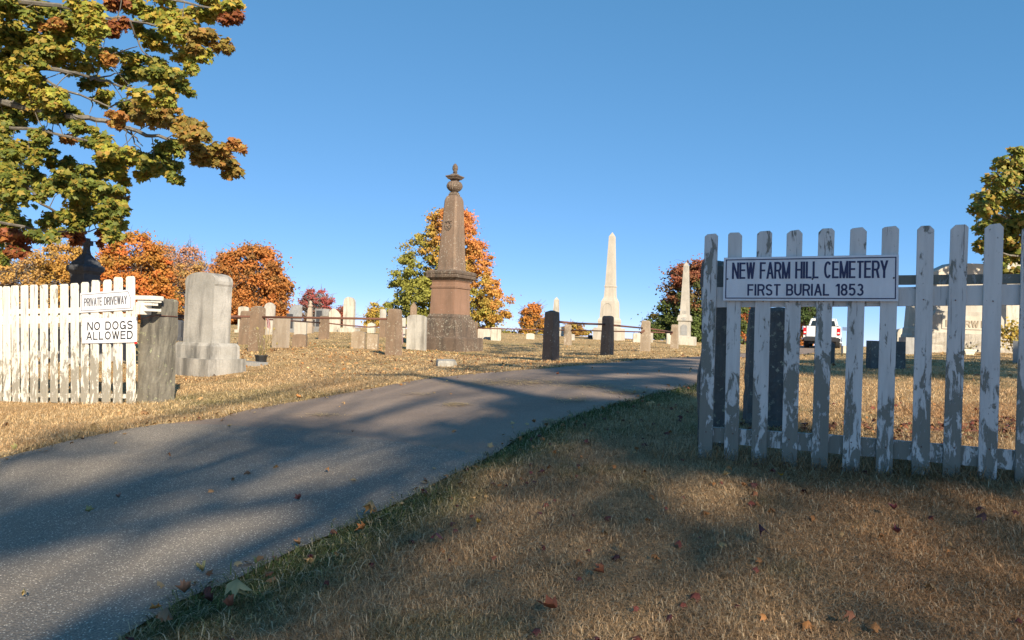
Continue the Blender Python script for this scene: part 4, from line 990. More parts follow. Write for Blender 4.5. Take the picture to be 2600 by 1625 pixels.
for i, (kx, (px, yt, yf, D, wpx, mt)) in enumerate(POSTS.items()):
    q = foot(px, yf, D); k = mpp(D); h_ = P(px, yt, D).z - q.z; hw = wpx * k / 2 / 1.2
    pc[kx] = q
    bm = loft([(-.15, hw*1.12), (h_*.5, hw*1.02), (h_*.93, hw*.93), (h_*.965, hw*.90), (h_, hw*.30 if kx in ('A','P1') else hw*.7)], 4, hw*.12)
    rough_up(bm, hw*.07, 7, 2, i)
    bm.transform(Matrix.Translation(q) @ Matrix.Rotation(R({'P1': -38,'P2': -35,'P3': -25,'P4': -25,'D': -25,'A': -20}.get(kx, -20)), 4, 'Z'))
    obj('post', bm, MT[mt], pf, True, label=lab_post.get(kx))
def pipe(pts, rad=.024):
    bm = bmesh.new(); add_tube(bm, [P(*p) for p in pts], rad, 8); obj('rail', bm, MT['rust'], pf, True, smooth=True)
pipe([(395,801,17.5),(640,804,16.5)]); pipe([(660,805,16.5),(830,807.5,16.3),(990,810,16)])
pipe([(395,804,19),(440,807,19.8),(615,808,22)]); pipe([(628,808,22),(700,812,23.7),(815,819.5,27)]); pipe([(827,820,27),(880,826,27.4),(936,830.5,27.8),(970,828.5,28)]); pipe([(978,829,28),(1060,832,28.6),(1198,833,29)])
pipe([(1208,833,29),(1300,835.5,29.3),(1436,838.5,30)]); pipe([(1446,838.5,30),(1580,841.5,29),(1706,845,27.8)])
pipe([(1404,816,15),(1470,821.5,16.5),(1535,823.5,18.4)]); pipe([(1547,825,18.4),(1632,833,22.6)]); pipe([(1645,834,22.6),(1708,843,27.6)])
pipe([(1628,845,22.4),(1640,836,22.6)], .03); pipe([(1702,849,27.5),(1714,841,27.6)], .03)

# big family stone seen through the near fence
D = 21; q = foot(2463, 896, D); q.y += .32; s_ = D / FPX / 4.447; Z = lambda v: (1140 - v) * s_; Xc = lambda v: (v - 815) * s_
fm = thing('family_monument', 'broad pale granite family monument with raised carved name behind the near fence', 'monument', q, 0.0)
bm = box(Xc(330), Xc(1300), -.42, .45, -.15, Z(925), .03); rough_up(bm, .05, 5, 5, 4); obj('rock_base', bm, MT['rough_rock'], fm)
obj('plinth', box(Xc(350), Xc(1225), -.34, .36, Z(925) - .03, Z(893), .02), MT['granite_w'], fm)
bm = extrude_outline([(Xc(372), Z(893)), (Xc(1200), Z(893)), (Xc(1198), Z(765)), (Xc(1145), Z(680)), (Xc(430), Z(680)), (Xc(376), Z(765))], -.30, .32); bevel(bm, .015); obj('name_block', bm, MT['granite_l'], fm)
obj('die', box(Xc(440), Xc(1130), -.24, .26, Z(680), Z(285), .012), MT['granite_l'], fm)
bm = extrude_outline([(Xc(450), Z(285)), (Xc(1120), Z(285)), (Xc(1120), Z(225)), (Xc(1090), Z(205)), (Xc(960), Z(130)), (Xc(620), Z(130)), (Xc(470), Z(205)), (Xc(450), Z(225))], -.28, .30); bevel(bm, .02); obj('cap', bm, MT['granite_w'], fm)
obj('name_panel', box(Xc(492), Xc(1085), -.325, -.298, Z(880), Z(730), .006), MT['granite_w'], fm)
MT['letter_stone'] = stone('carved_letter_stone', (.26,.22,.16), (.34,.29,.22), (.18,.15,.1), (.4,.4,.3), 0, .3, 5.0)
for ch, xa, xb in (('D', 530, 600), ('E', 628, 690), ('R', 742, 812), ('W', 818, 905), ('I', 930, 950), ('N', 972, 1045)):
    obj('carved_letter', text_bm(ch, (xb - xa) * s_, 78 * s_, .018, Xc(xa), Z(857), .2, -.324), MT['letter_stone'], fm)
# column next to it
D = 24; q = foot(2316, 884, D); k = mpp(D)
t_ = thing('monument', 'pale stepped column monument left of the broad family monument', 'monument', q, R(-8))
obj('base', box(-.34,.34,-.34,.34,-.1,.36,.02), MT['granite_g'], t_)
obj('pedestal', loft([(.36,.27),(.56,.265),(.62,.235),(.80,.225),(.83,.20),(1.55,.165),(1.95,.14)], 4, .01), MT['granite_w'], t_)
obj('ball', loft([(1.95,.1),(2.0,.13),(2.05,.06)], 12), MT['granite_w'], t_)
# tall white tablet right of it
headstone('tall white inscribed tablet behind the right side of the family monument', 2548, 2610, 648, 842, 26, 'flat', MT['marble_w'], R(-4), .3, (.2, .35))
headstone('grey white block low at the left foot of the family monument', 2290, 2330, 857, 905, 19, 'flat', MT['granite_g'], 0, .35)
q = foot(2459, 899, 17.6); t_ = thing('planter', 'cream plastic trough planter on grass before the family monument', 'planter', q, R(-6))
bm = loft([(0,(.085,.07)),(.09,(.115,.09)),(.10,(.135,.10)),(.13,(.135,.10)),(.13,(.12,.085)),(.05,(.1,.07))], 4, .004); bm.transform(Matrix.Translation((0,0,.0))); obj('trough', bm, MT['planter'], t_)
bm = bmesh.new()
for i in range(16):
    a = random.uniform(-1.2,1.2); add_tube(bm, [(random.uniform(-.08,.08),0,.1),(.15*a,.02,.22),(.3*a,.05,random.uniform(.22,.4))], [.004,.004,.001], 3)
obj('dry_plant', bm, MT['dry_stalk'], t_)

# ------------------------------------------------------------------ pickup truck
D = 43; q = foot(2085, 886, D)
tr = thing('pickup_truck', 'white pickup truck seen from behind, parked on the hill crest', 'truck', q, R(-25))
def bx(name, a, mat, par=tr, bv=.03, lab=None): return obj(name, box(*a, bv), mat, par, label=lab)
bm = bmesh.new(); # local: rear at y=0, front +y
add_box(bm, -.98, .98, .05, 1.75, .62, 1.30); bevel(bm, .05, 2); bed = obj('bed', bm, MT['truck_white'], tr)
tg_ = bx('tailgate', (-.80,.80,-.02,.05,.70,1.30), MT['truck_white'], bv=.015)
bx('handle', (-.12,.12,-.04,-.02,1.10,1.15), MT['dark_trim'], tg_, .008)
bm = extrude_outline([(1.75,.5),(4.9,.5),(5.3,.6),(5.35,1.0),(4.2,1.12),(3.6,1.25),(1.75,1.28)], -.95, .95)
up_ = extrude_outline([(1.80,1.22),(3.7,1.22),(3.0,1.74),(2.1,1.78)], -.95, .95)
for v in up_.verts: v.co.y *= .86 if v.co.z < 1.4 else .70
me_ = bpy.data.meshes.new('cab_top'); up_.to_mesh(me_); up_.free(); bm.from_mesh(me_); bpy.data.meshes.remove(me_)
for v in bm.verts: v.co = Vector((v.co.y, v.co.x, v.co.z))
bevel(bm, .04, 2); cab = obj('cab', bm, MT['truck_white'], tr)
bm = bmesh.new(); vs = [bm.verts.new(c_) for c_ in [(-.70,1.83,1.31),(.70,1.83,1.31),(.60,2.02,1.68),(-.60,2.02,1.68)]]; f_ = bm.faces.new(vs)
bmesh.ops.translate(bm, verts=vs, vec=(0,-.03,0)); bmesh.ops.solidify(bm, geom=[f_], thickness=.02); obj('rear_window', bm, MT['glass'], cab)
bx('bed_rim', (-.9,.9,.0,.06,1.305,1.33), MT['dark_trim'], bed, .005)
for s in (-1, 1):
    x0, x1 = sorted((s*.80, s*.985)); tl_ = bx('tail_light', (x0, x1, -.03, .05, .82, 1.20), MT['tail'], tr, .012)
    bx('reverse_lamp', (min(s*.83,s*.95), max(s*.83,s*.95), -.04, -.028, .90, .97), MT['sign_bright'], tl_, .005)
    m_ = bx('side_mirror', (min(s*1.02,s*1.26), max(s*1.02,s*1.26), 3.2, 3.3, 1.14, 1.36), MT['chrome'], cab, .02)
    for yw in (1.0, 4.45):
        bm = bmesh.new(); bmesh.ops.create_cone(bm, cap_ends=True, segments=28, radius1=.38, radius2=.38, depth=.26, matrix=Matrix.Translation((s*.84, yw, .38)) @ Matrix.Rotation(R(90), 4, 'Y')); bevel(bm, .03)
        wh = obj('wheel', bm, MT['tyre'], tr)
        bm = bmesh.new(); bmesh.ops.create_cone(bm, cap_ends=True, segments=20, radius1=.22, radius2=.20, depth=.05, matrix=Matrix.Translation((s*.965, yw, .38)) @ Matrix.Rotation(R(90), 4, 'Y')); obj('rim', bm, MT['chrome'], wh)
bp = bx('bumper', (-.92,.92,-.16,.02,.44,.66), MT['dark_trim'], tr, .03)
bx('number_plate', (-.26,.04,-.175,-.16,.50,.62), MT['sign_bright'], bp, .004, 'plain plate')
bx('underbody', (-.7,.7,.1,4.9,.28,.62), MT['dark_trim'], tr, .02)

# ------------------------------------------------------------------ trees
UPN = np.array([0,0,1.])
def bark_tube_list(bm, start, end, r0, r1, bend=.15, seg=5, n=6, rr=random):
    s = Vector(start); e = Vector(end); L = (e - s).length; off = Vector((rr.gauss(0,1), rr.gauss(0,1), rr.gauss(0,.5))) * bend * L * .5
    pts = [s.lerp(e, i/seg) + off * math.sin(math.pi * i/seg) + Vector((rr.gauss(0,1), rr.gauss(0,1), rr.gauss(0,1))) * L * .012 * (0 < i < seg) for i in range(seg + 1)]
    add_tube(bm, pts, [r0 + (r1 - r0) * i/seg for i in range(seg + 1)], n); return pts
def crown_tree(name, label, cat, base, H, prof, colorfn, nclump, nleaf, lsize, seed, trunk_r=.2, clump_r=.7, cluster=None, depth=.8, bark='bark', sparse=0.0, group='autumn trees beyond the graves', z0=0.0, loose=0):
    """prof: list of (height fraction, left half width, right half width)"""
    r = np.random.default_rng(seed); rr = random.Random(seed)
    t_ = thing(name, label, cat, Vector(base), 0, group)
    hs = np.array([p[0] for p in prof]); lw = np.array([p[1] for p in prof]); rw = np.array([p[2] for p in prof])
    hh = r.random(nclump * 4); wsum = np.interp(hh, hs, lw + rw); keep = r.random(nclump * 4) * wsum.max() < wsum; hh = hh[keep][:nclump]; n = len(hh)
    hh = hs[0] + (hs[-1] - hs[0]) * hh if hs[0] > 0 else hh
    a = r.random(n) * 2 * np.pi; rad = np.sqrt(r.random(n)) ** .6
    ca = np.cos(a); hw = np.where(ca < 0, np.interp(hh, hs, lw), np.interp(hh, hs, rw)); hm = (np.interp(hh, hs, lw) + np.interp(hh, hs, rw)) / 2
    lump = .70 + .38 * vnoise(a * 1.6 + seed, hh * 5.0, seed)
    rad = rad * lump; C = np.stack([ca * rad * hw, np.sin(a) * rad * hm * depth, hh * H], 1)
    cr_ = clump_r * (.35 + .75 * r.random(n))
    # wood
    bm = bmesh.new(); top = Vector((rr.uniform(-.3,.3), 0, H * .8))
    tp = bark_tube_list(bm, (0,0,-.4), top, trunk_r, trunk_r * .18, .06, 8, 8, rr)
    for i in range(0, n, max(1, n // 60)):
        c_ = Vector(C[i]); k_ = max(1, min(7, int((c_.z / H) * 6.5 - 1))); s0 = tp[k_]
        pt = bark_tube_list(bm, s0, c_, trunk_r * .32 * (1 - k_ / 12), .015, .12, 5, 5, rr)
        for j in range(3 + loose): 
            m_ = pt[rr.randint(2, 5)]; bark_tube_list(bm, m_, m_ + Vector((rr.gauss(0,.8), rr.gauss(0,.8), rr.uniform(.2,1.2))) * clump_r * 1.3, .025, .006, .1, 3, 4, rr)
    obj('trunk', bm, MT[bark], t_)
    m = nleaf; ci = r.integers(0, n, m); off = r.normal(size=(m,3)); off /= np.linalg.norm(off, axis=1)[:,None]; rd = r.random(m) ** .45; rd = np.where(r.random(m) < .16, rd * 1.9, rd)
    Pp = C[ci] + off * (cr_[ci] * rd)[:,None] * np.array([1,1,.62])
    nn = off * .7 + r.normal(size=(m,3)) * .6 + np.array([.1,-.3,.45])
    cb = r.random(n); cols = colorfn(Pp / np.array([1,1,H]), cb[ci], r) * (.75 + .5 * r.random((m,1)))
    k_ = Pp[:,2] > .3; Pp, nn, cols = Pp[k_], nn[k_], cols[k_]
    sz = lsize * (.7 + .6 * r.random(len(Pp)))
    v, f, c = leafmesh(Pp, nn, sz, cols, (DT3, DF), r)
    meshobj('crown', v, f, MT['leaf_far'], c, t_, world=False)
    return t_
def mixcol(*stops):
    """stops of (position, colour) blended along a value"""
    xs = np.array([s[0] for s in stops]); cs = np.array([s[1] for s in stops], float)
    return lambda v: np.stack([np.interp(v, xs, cs[:,i]) for i in range(3)], 1)
ORG = (.56,.215,.05); ORGR = (.64,.16,.045); GOLD = (.52,.31,.07); YG = (.36,.32,.06); DG = (.10,.14,.035); TAN = (.52,.33,.14); PINK = (.58,.27,.14); MAR = (.24,.06,.035); BRN = (.30,.14,.05)
def place(px, D, pyfoot=855): return foot(px, pyfoot, D)
def treepx(name, label, px, D, ytop, outline, **kw):
    """outline: list of (y px, xleft px, xright px) from top to bottom"""
    b = place(px, D); k = mpp(D); zt = P(px, ytop, D).z; H_ = zt - b.z
    prof = []
    for y_, xl, xr in reversed(outline):
        zz = P(px, y_, D).z; prof.append(((zz - b.z) / H_, (px - xl) * k, (xr - px) * k))
    base_prof = prof[0]
    if base_prof[0] > .15: pass
    hs = [p[0] for p in prof]
    return crown_tree(name, label, 'tree', b, H_, prof, base_prof and kw.pop('colorfn'), kw.pop('nclump'), kw.pop('nleaf'), kw.pop('lsize'), kw.pop('seed'), **kw)
# main orange/green tree behind the sandstone monument
fm_ = mixcol((0, (.26,.26,.05)), (.3, (.30,.29,.055)), (.45, (.42,.29,.06)), (.6, (.54,.29,.07)), (.8, (.60,.24,.07)), (1, (.62,.21,.11)))
def col_main(p, cb, r):
    v = .12 + p[:,2] * .66 + .085 * p[:,0] + (cb - .5) * .32; c = fm_(np.clip(v, 0, 1)); return c
treepx('pear_tree', 'broad pyramid tree fading from green to orange behind the sandstone monument', 1140, 56, 520,
  [(518,1082,1100),(540,1066,1190),(580,1052,1206),(620,1022,1225),(660,1010,1242),(700,990,1262),(730,982,1298),(765,972,1302),(800,978,1292),(830,985,1270),(850,1000,1290),(866,1010,1285)],
  colorfn=col_main, nclump=560, nleaf=78000, lsize=.15, seed=11, trunk_r=.25, clump_r=.55, depth=.85, group=None)
f2 = mixcol((0, DG), (.45, (.10,.12,.03)), (.62, (.20,.10,.04)), (1, (.34,.10,.06)))
treepx('oak_tree', 'round dark green tree with maroon top right of the tall obelisk', 1765, 62, 668,
  [(668,1745,1790),(690,1700,1830),(730,1665,1865),(780,1638,1890),(820,1630,1898),(850,1632,1895),(868,1665,1880)],
  colorfn=lambda p, cb, r: f2(np.clip(p[:,2]*.9 + (cb-.5)*.55, 0, 1)), nclump=200, nleaf=42000, lsize=.19, seed=12, clump_r=.85, trunk_r=.3)
f3 = mixcol((0, YG), (.35, (.40,.22,.04)), (1, ORG))
treepx('maple_tree', 'little bright orange tree on the skyline right of the monument', 1352, 60, 775,
  [(775,1335,1365),(790,1325,1380),(820,1318,1384),(850,1312,1386),(862,1312,1388)], colorfn=lambda p, cb, r: f3(np.clip(p[:,2]*.9+cb*.4-.05,0,1)), nclump=70, nleaf=9000, lsize=.16, seed=13, clump_r=.42, trunk_r=.1, loose=3)
def grad(*cs):
    f_ = mixcol(*[(i/(len(cs)-1), c_) for i, c_ in enumerate(cs)]); return lambda p, cb, r: f_(np.clip(cb*.8 + r.random(len(cb))*.2, 0, 1))
LT_ = [
 ('pale gold half bare tree at the far left edge', 10, 58, 612, [(612,-40,60),(650,-80,90),(700,-90,110),(760,-90,110),(810,-80,100)], grad(TAN, GOLD, TAN), 90, 11000, .16, 'bark_pale', 5),
 ('golden yellow tree left of the dark cross monument', 150, 62, 618, [(618,120,180),(650,80,215),(700,60,240),(760,60,245),(815,70,240)], grad((.40,.26,.06), GOLD, (.45,.22,.05)), 130, 19000, .17, 'bark_pale', 3),
 ('large bright orange maple right of the dark cross monument', 325, 60, 594, [(594,285,345),(620,250,385),(660,232,425),(710,225,442),(770,228,445),(822,235,440)], grad((.30,.20,.05), (.44,.21,.04), ORG, ORGR), 190, 34000, .18, 'bark', 2),
 ('thin half bare pinkish tree between two orange maples', 478, 70, 628, [(628,455,490),(650,438,520),(700,430,535),(760,430,540),(822,440,530)], grad((.40,.22,.12), PINK, (.35,.2,.12)), 110, 7500, .16, 'bark_pale', 8),
 ('bare topped tree poking above the orange maple', 410, 75, 606, [(606,395,420),(640,380,440),(700,375,445),(780,380,450)], grad(TAN, PINK), 60, 3500, .15, 'bark_pale', 7),
 ('wide rust orange maple left of the small red shrub', 635, 58, 630, [(630,590,660),(650,550,700),(690,530,725),(730,522,738),(780,525,746),(822,530,745)], grad((.26,.15,.05), (.40,.17,.045), (.50,.20,.05), (.46,.14,.04)), 210, 38000, .18, 'bark', 2),
 ('rusty sparse tree behind the wide rust orange maple', 565, 72, 640, [(640,545,590),(670,525,610),(730,510,620),(800,515,620)], grad(PINK, (.42,.17,.06)), 80, 7000, .17, 'bark_pale', 6),
]
for i, (lab, px, D, yt, ol, cf, ncl, nl, ls, bk, lo) in enumerate(LT_):
    treepx('maple_tree', lab, px, D, yt, ol, colorfn=cf, nclump=int(ncl*1.7), nleaf=nl, lsize=ls, seed=20+i, clump_r=.75, trunk_r=.22, bark=bk, loose=lo)
# low tree line so the hillside is closed at the left
for i, (px, yt, w_, lab) in enumerate([(-60, 655, 95, 'rusty thicket at the left edge behind the fence'), (90, 662, 90, 'tan gold thicket behind the wide black headstone'), (240, 668, 95, 'thin orange brown thicket rising behind the two signs'), (385, 662, 85, 'pale rusty thicket behind the left gate post'), (485, 668, 80, 'rusty twiggy thicket behind the tall marble headstone'), (585,690,75,'brownish undergrowth at the left foot of the rust orange maple')]):
    treepx('thicket', lab, px, 66, yt, [(yt, px-w_*.4, px+w_*.4), (yt+30, px-w_*.8, px+w_*.8), (840, px-w_, px+w_)], colorfn=grad((.34,.22,.08), (.46,.24,.09), (.52,.30,.10), (.30,.22,.08)), nclump=120, nleaf=13000, lsize=.17, seed=50+i, clump_r=.7, trunk_r=.12, loose=4, bark='bark_pale')
# red shrub
f4 = mixcol((0, (.12,.13,.08)), (.4, (.20,.12,.09)), (.55, (.36,.09,.08)), (1, (.40,.10,.09)))
treepx('dogwood_shrub', 'small dark red shrub with grey twigs behind the granite stones', 797, 44, 738,
  [(738,765,830),(752,755,840),(770,752,842),(790,756,840),(815,768,828)], colorfn=lambda p, cb, r: f4(np.clip(p[:,2]*1.0 + (cb-.5)*.2,0,1)), nclump=60, nleaf=3800, lsize=.12, seed=31, clump_r=.32, trunk_r=.06, loose=6, bark='bark_pale', group=None)
for i, (px, yt, ol, cf, lab, nl) in enumerate([
  (868, 778, [(778,856,876),(800,850,880),(828,850,884)], grad(MAR, (.33,.09,.05)), 'tiny maroon bush between the wavy and the round topped headstones', 2500),
  (955, 770, [(770,945,975),(800,930,985),(835,925,990)], grad(YG, GOLD), 'yellow green bush at the left foot of the pyramid tree', 6000),
  (1450, 826, [(826,1430,1470),(845,1422,1495),(866,1420,1500)], grad(YG, (.35,.2,.05), BRN), 'low olive bush left of the tall obelisk', 5000),
  (1275, 845, [(845,1240,1310),(855,1220,1330),(864,1215,1335)], grad(DG, YG, BRN), 'low dark green scrub on the skyline left of the little orange tree', 5000),
  (2052, 775, [(775,2035,2062),(800,2028,2078),(820,2025,2090)], grad((.06,.10,.03), (.09,.13,.035)), 'dark green pine top beside the truck', 7000),
  (2046, 812, [(812,2030,2060),(840,2018,2068),(872,2016,2070),(886,2016,2070)], grad(ORG, (.5,.25,.05)), 'orange shrub left of the truck', 7000),
  (1895, 770, [(770,1880,1905),(820,1875,1915),(880,1875,1918)], grad((.30,.08,.05), ORG), 'red orange shrub seen between the two dark gate slabs', 5000)]):
    treepx('shrub', lab, px, 55 + i * 2.0, yt, ol, colorfn=cf, nclump=50, nleaf=nl, lsize=.15, seed=70+i, clump_r=.4, trunk_r=.06, loose=2, group='shrubs on the skyline')

# ------------------------------------------------------------------ big maple at upper left
def maple_overhead():
    r = np.random.default_rng(5); rr = random.Random(5); S = 2.291
    base = Vector((-12.2, 12.0, 0)); base.z = g1(base.x, base.y)
    t_ = thing('maple_tree', 'big green and orange maple whose branches hang into the upper left', 'tree', base)
    E = """60 60 110 80 0|60 200 110 90 0|60 330 100 80 0|80 470 140 80 1|60 600 120 90 1|60 730 110 80 0|60 860 110 80 0|70 1000 100 80 0|50 1130 90 80 0|60 1260 90 80 0|70 1400 110 60 2|30 1480 60 40 0|
230 60 120 60 0|250 170 100 50 0|330 140 60 35 3|400 120 110 80 0|520 60 110 70 1|500 180 90 45 1|650 150 55 70 2|680 30 60 40 2|850 40 150 50 1|960 110 120 55 1|1240 50 130 50 1|1350 110 60 45 2|1320 20 80 30 1|
830 180 60 35 1|900 240 80 50 1|1050 180 120 60 1|1180 230 110 55 4|1080 310 100 45 1|1120 400 30 40 1|1290 270 45 28 4|
330 280 130 70 1|480 260 110 45 1|600 320 90 55 1|420 370 120 35 1|180 320 90 60 0|620 345 30 20 3|
750 350 110 40 1|780 430 90 60 0|920 420 110 50 0|980 490 110 45 1|900 560 110 45 1|1070 520 50 28 0|
560 500 75 45 0|620 560 60 40 1|
740 630 80 45 0|880 640 120 60 4|950 700 110 40 4|690 690 50 25 3|
300 590 120 60 1|350 660 90 50 0|200 560 130 60 1|170 430 90 60 1|
480 730 50 30 0|400 805 35 28 3|
1080 740 80 45 4|1150 800 110 45 4|1230 860 110 45 4|1300 900 60 40 3|1370 855 40 32 3|1320 970 65 38 4|1200 930 80 38 4|
1000 850 55 38 0|950 900 75 48 0|
560 830 85 45 0|680 880 110 45 1|780 950 90 45 1|600 930 110 45 0|700 1020 50 50 1|880 960 70 40 0|990 960 75 48 0|1010 1035 40 26 0|
230 800 75 50 0|170 890 100 50 0|260 880 40 18 0|
380 980 65 45 0|480 1000 110 55 0|400 1080 120 50 0|560 1090 110 55 0|640 1140 75 50 4|500 1180 120 50 1|650 1220 80 50 0|700 1290 55 45 1|560 1270 80 45 0|640 1345 60 40 0|440 1290 70 45 0|300 1300 90 45 0|250 1380 60 28 0|440 1350 50 42 2|600 1370 28 40 2|200 1030 50 35 0|240 1110 45 40 0"""
    cl = [tuple(float(v) for v in e.split()) for e in E.replace('\n', '').split('|') if e.strip()]
    PAL = {0: ([(.16,.19,.035),(.27,.25,.04),(.10,.13,.025),(.32,.24,.045)], [4,3,3,2]), 1: ([(.34,.33,.05),(.22,.25,.04),(.42,.31,.055),(.38,.24,.05)], [4,3,3,1]),
           2: ([(.26,.08,.03),(.20,.07,.03),(.34,.14,.04)], [3,2,2]), 3: ([(.40,.20,.05),(.34,.14,.04),(.38,.28,.07)], [3,2,1]), 4: ([(.30,.20,.045),(.24,.19,.04),(.36,.19,.05),(.19,.15,.035)], [4,3,2,2])}
    parts = []; cents = []
    def addc(c, ax, nl, pal_, ls=1.0):
        off = r.normal(size=(nl,3)); off /= np.linalg.norm(off, axis=1)[:,None]; rd = r.random(nl)**.42
        layer = np.round(off[:,2] * 2) / 2   # leaves gather into tiers
        off2 = off.copy(); off2[:,2] = off[:,2] * .55 + layer * .45
        Pp = np.array(c)[None] + off2 * rd[:,None] * np.array(ax)[None] + r.normal(size=(nl,3)) * .02
        nn = np.array([.12,-.45,.65])[None] + off * .5 + r.normal(size=(nl,3)) * .42
        cols = pal(nl, *PAL[pal_], r, .3)
        parts.append(leafmesh(Pp, nn, ls * (.06 + .055 * r.random(nl)), cols, (LT3, LF), r))
    for cx, cy, rx, ry, pk in cl:
        D = 11.6 + r.normal() * .7 - .0006 * cx; k_ = D / FPX / S; c = P(cx / S, cy / S, D)
        ax = (rx * k_, max(rx, ry) * k_ * .85, ry * k_); cents.append(c)
        for j in range(6):   # break each mass into smaller sprays
            o_ = Vector((r.normal() * ax[0] * .5, r.normal() * ax[1] * .45, r.normal() * ax[2] * .5))
            addc(c + o_, (ax[0] * .55, ax[1] * .6, ax[2] * .5), int(rx * ry / 800 * 11) + 22, int(pk))
    nvis = len(cents)
    for i in range(150):   # rest of the crown, outside the frame
        a = r.random() * 6.28; el = r.random(); rad = 5.2 * (.4 + .6 * r.random())
        c = Vector((base.x + rad * math.cos(a) * 1.0, base.y + rad * math.sin(a), base.z + 3.0 + 8.5 * el))
        px = (c - CAM).dot(RT) / max(.1, (c - CAM).dot(FW)) * FPX + 1300
        if px > -30: continue
        cents.append(c); addc(c, (1.0,1.0,.65), 330, int(r.integers(0, 2)), 1.55)
    v, f, c = join(parts); meshobj('crown', v, f, MT['leaf'], c, t_)
    bm = bmesh.new(); trunk = bark_tube_list(bm, base - Vector((0,0,.3)), base + Vector((.6,.3,9.5)), .34, .08, .05, 10, 10, rr)
    LB = [([(-420,60),(0,20),(200,25),(400,45),(600,90),(750,120),(930,155),(1040,200)], .05, 'p'), ([(-400,420),(0,380),(220,400),(400,410),(520,450),(620,470),(720,510),(850,540)], .042, 'd'),
          ([(-350,330),(0,380),(220,425),(350,510),(520,570),(640,625),(800,560)], .03, 'd'), ([(-450,620),(0,590),(200,640),(420,680),(560,690),(700,730),(850,785),(960,800),(1100,830),(1250,900)], .06, 'd'),
          ([(-300,800),(0,740),(250,760),(430,795),(600,840),(750,870),(830,900)], .03, 'd'), ([(-300,1000),(0,1020),(180,1100),(240,1190),(360,1250),(500,1260)], .035, 'd'), ([(-300,-100),(200,-60),(700,-40),(1000,0),(1250,50)], .05, 'd'),
          ([(-300,1250),(0,1290),(200,1330),(400,1350),(560,1330)], .03, 'd'), ([(750,120),(800,240),(850,320),(910,360)], .012, 'd'), ([(700,735),(790,800),(830,850)], .012, 'd'), ([(520,455),(610,450),(700,430)],.014,'d'), ([(160,1090),(60,1040),(20,1020)],.02,'d'),([(540,570),(545,620),(520,660)],.008,'d'),([(600,320),(700,300),(800,270)],.01,'d'),([(760,735),(780,820),(820,880)],.012,'d')]
    for pl_, rad, kd in LB:
        pts = []
        for i, (x, y) in enumerate(pl_): pts.append(P(x / S, y / S, 11.5 - .0004 * max(x, 0) + (.3 * math.sin(i * 1.7))))
        if pl_[0][0] < 0:
            k2 = min(trunk, key=lambda q_: abs(q_.z - (pts[0].z - .8))); pts.insert(0, k2)
        sm = []
        for i in range(len(pts) - 1):
            for j in range(3): sm.append(pts[i].lerp(pts[i+1], j/3) + Vector((rr.gauss(0,.012), rr.gauss(0,.012), rr.gauss(0,.012))))
        sm.append(pts[-1]); n = len(sm)
        add_tube(bm, sm, [rad * (1 - .85 * i / (n-1)) + .004 for i in range(n)], 6)
        if pl_[0][0] < 0:
            vis = [c_ for c_ in cents[:nvis]]
            for c_ in vis:
                k3 = min(range(n), key=lambda i: (sm[i] - c_).length)
                if (sm[k3] - c_).length < .6: bark_tube_list(bm, sm[k3], c_, .008, .003, .15, 4, 4, rr)
    for c_ in cents[nvis:]:
        k2 = min(trunk[3:], key=lambda q_: abs(q_.z - (c_.z - 1))); bark_tube_list(bm, k2, c_, .06, .015, .12, 5, 5, rr)
    MT['bark_limb'] = stone('limb_bark', (.11,.10,.08), (.22,.20,.17), (.06,.055,.05), (.4,.4,.36), .2, .5, 6.0); obj('trunk', bm, MT['bark_limb'], t_, True)
maple_overhead()

# maple at the right edge
def maple_right():
    r = np.random.default_rng(15); rr = random.Random(15)
    D = 17; b = foot(2622, 905, D); t_ = thing('maple_tree', 'green gold maple crown cut by the right edge of the photo', 'tree', b)
    parts = []; cents = []
    for (px, py, rx, ry) in [(2585,385,22,18),(2560,415,40,22),(2545,455,45,25),(2590,440,40,35),(2530,500,60,26),(2590,505,50,30),(2500,530,36,20),(2555,555,70,26),(2600,570,50,30),(2505,580,32,22),(2560,610,70,28),(2500,625,28,18),(2600,640,60,30),(2540,660,40,22),(2590,690,40,15),
                             (2660,400,60,60),(2680,500,70,60),(2680,600,70,60),(2760,450,80,80),(2760,560,80,80),(2660,330,40,40),(2740,360,60,50),(2850,500,80,90)]:
        dd = D + r.normal() * .8; k_ = dd / FPX; c = P(px, py, dd); cents.append(c)
        nl = int(rx * ry * .20) + 25; off = r.normal(size=(nl,3)); off /= np.linalg.norm(off, axis=1)[:,None]
        Pp = np.array(c)[None] + off * (r.random(nl)**.45)[:,None] * np.array([rx*k_, rx*k_, ry*k_])[None]
        nn = np.array([.1,-.45,.6])[None] + off * .5 + r.normal(size=(nl,3)) * .45
        parts.append(leafmesh(Pp, nn, .10 + .06 * r.random(nl), pal(nl, [(.20,.23,.04),(.30,.27,.05),(.36,.25,.05),(.12,.15,.03),(.42,.26,.06)], [4,4,2,3,1], r), (LT3, LF), r))
    v, f, c = join(parts); meshobj('crown', v, f, MT['leaf'], c, t_)
    bm = bmesh.new(); tp = bark_tube_list(bm, b - Vector((0,0,.3)), P(2640, 400, D), .17, .05, .04, 10, 8, rr)
    for c_ in cents:
        k2 = min(tp[3:], key=lambda q_: abs(q_.z - (c_.z - .3))); bark_tube_list(bm, k2, c_, .04, .008, .12, 5, 5, rr)
    obj('trunk', bm, MT['bark'], t_, True)
    q = foot(2590, 868, 16); 
maple_right()
q = foot(2577, 868, 19.5); t_ = thing('shrub', 'small yellow leaved bush at the right end of the family monument', 'shrub', q, 0, 'shrubs on the skyline')
r = np.random.default_rng(3); off = r.normal(size=(500,3)) * np.array([.22,.2,.18]) + np.array([.05,0,.5])
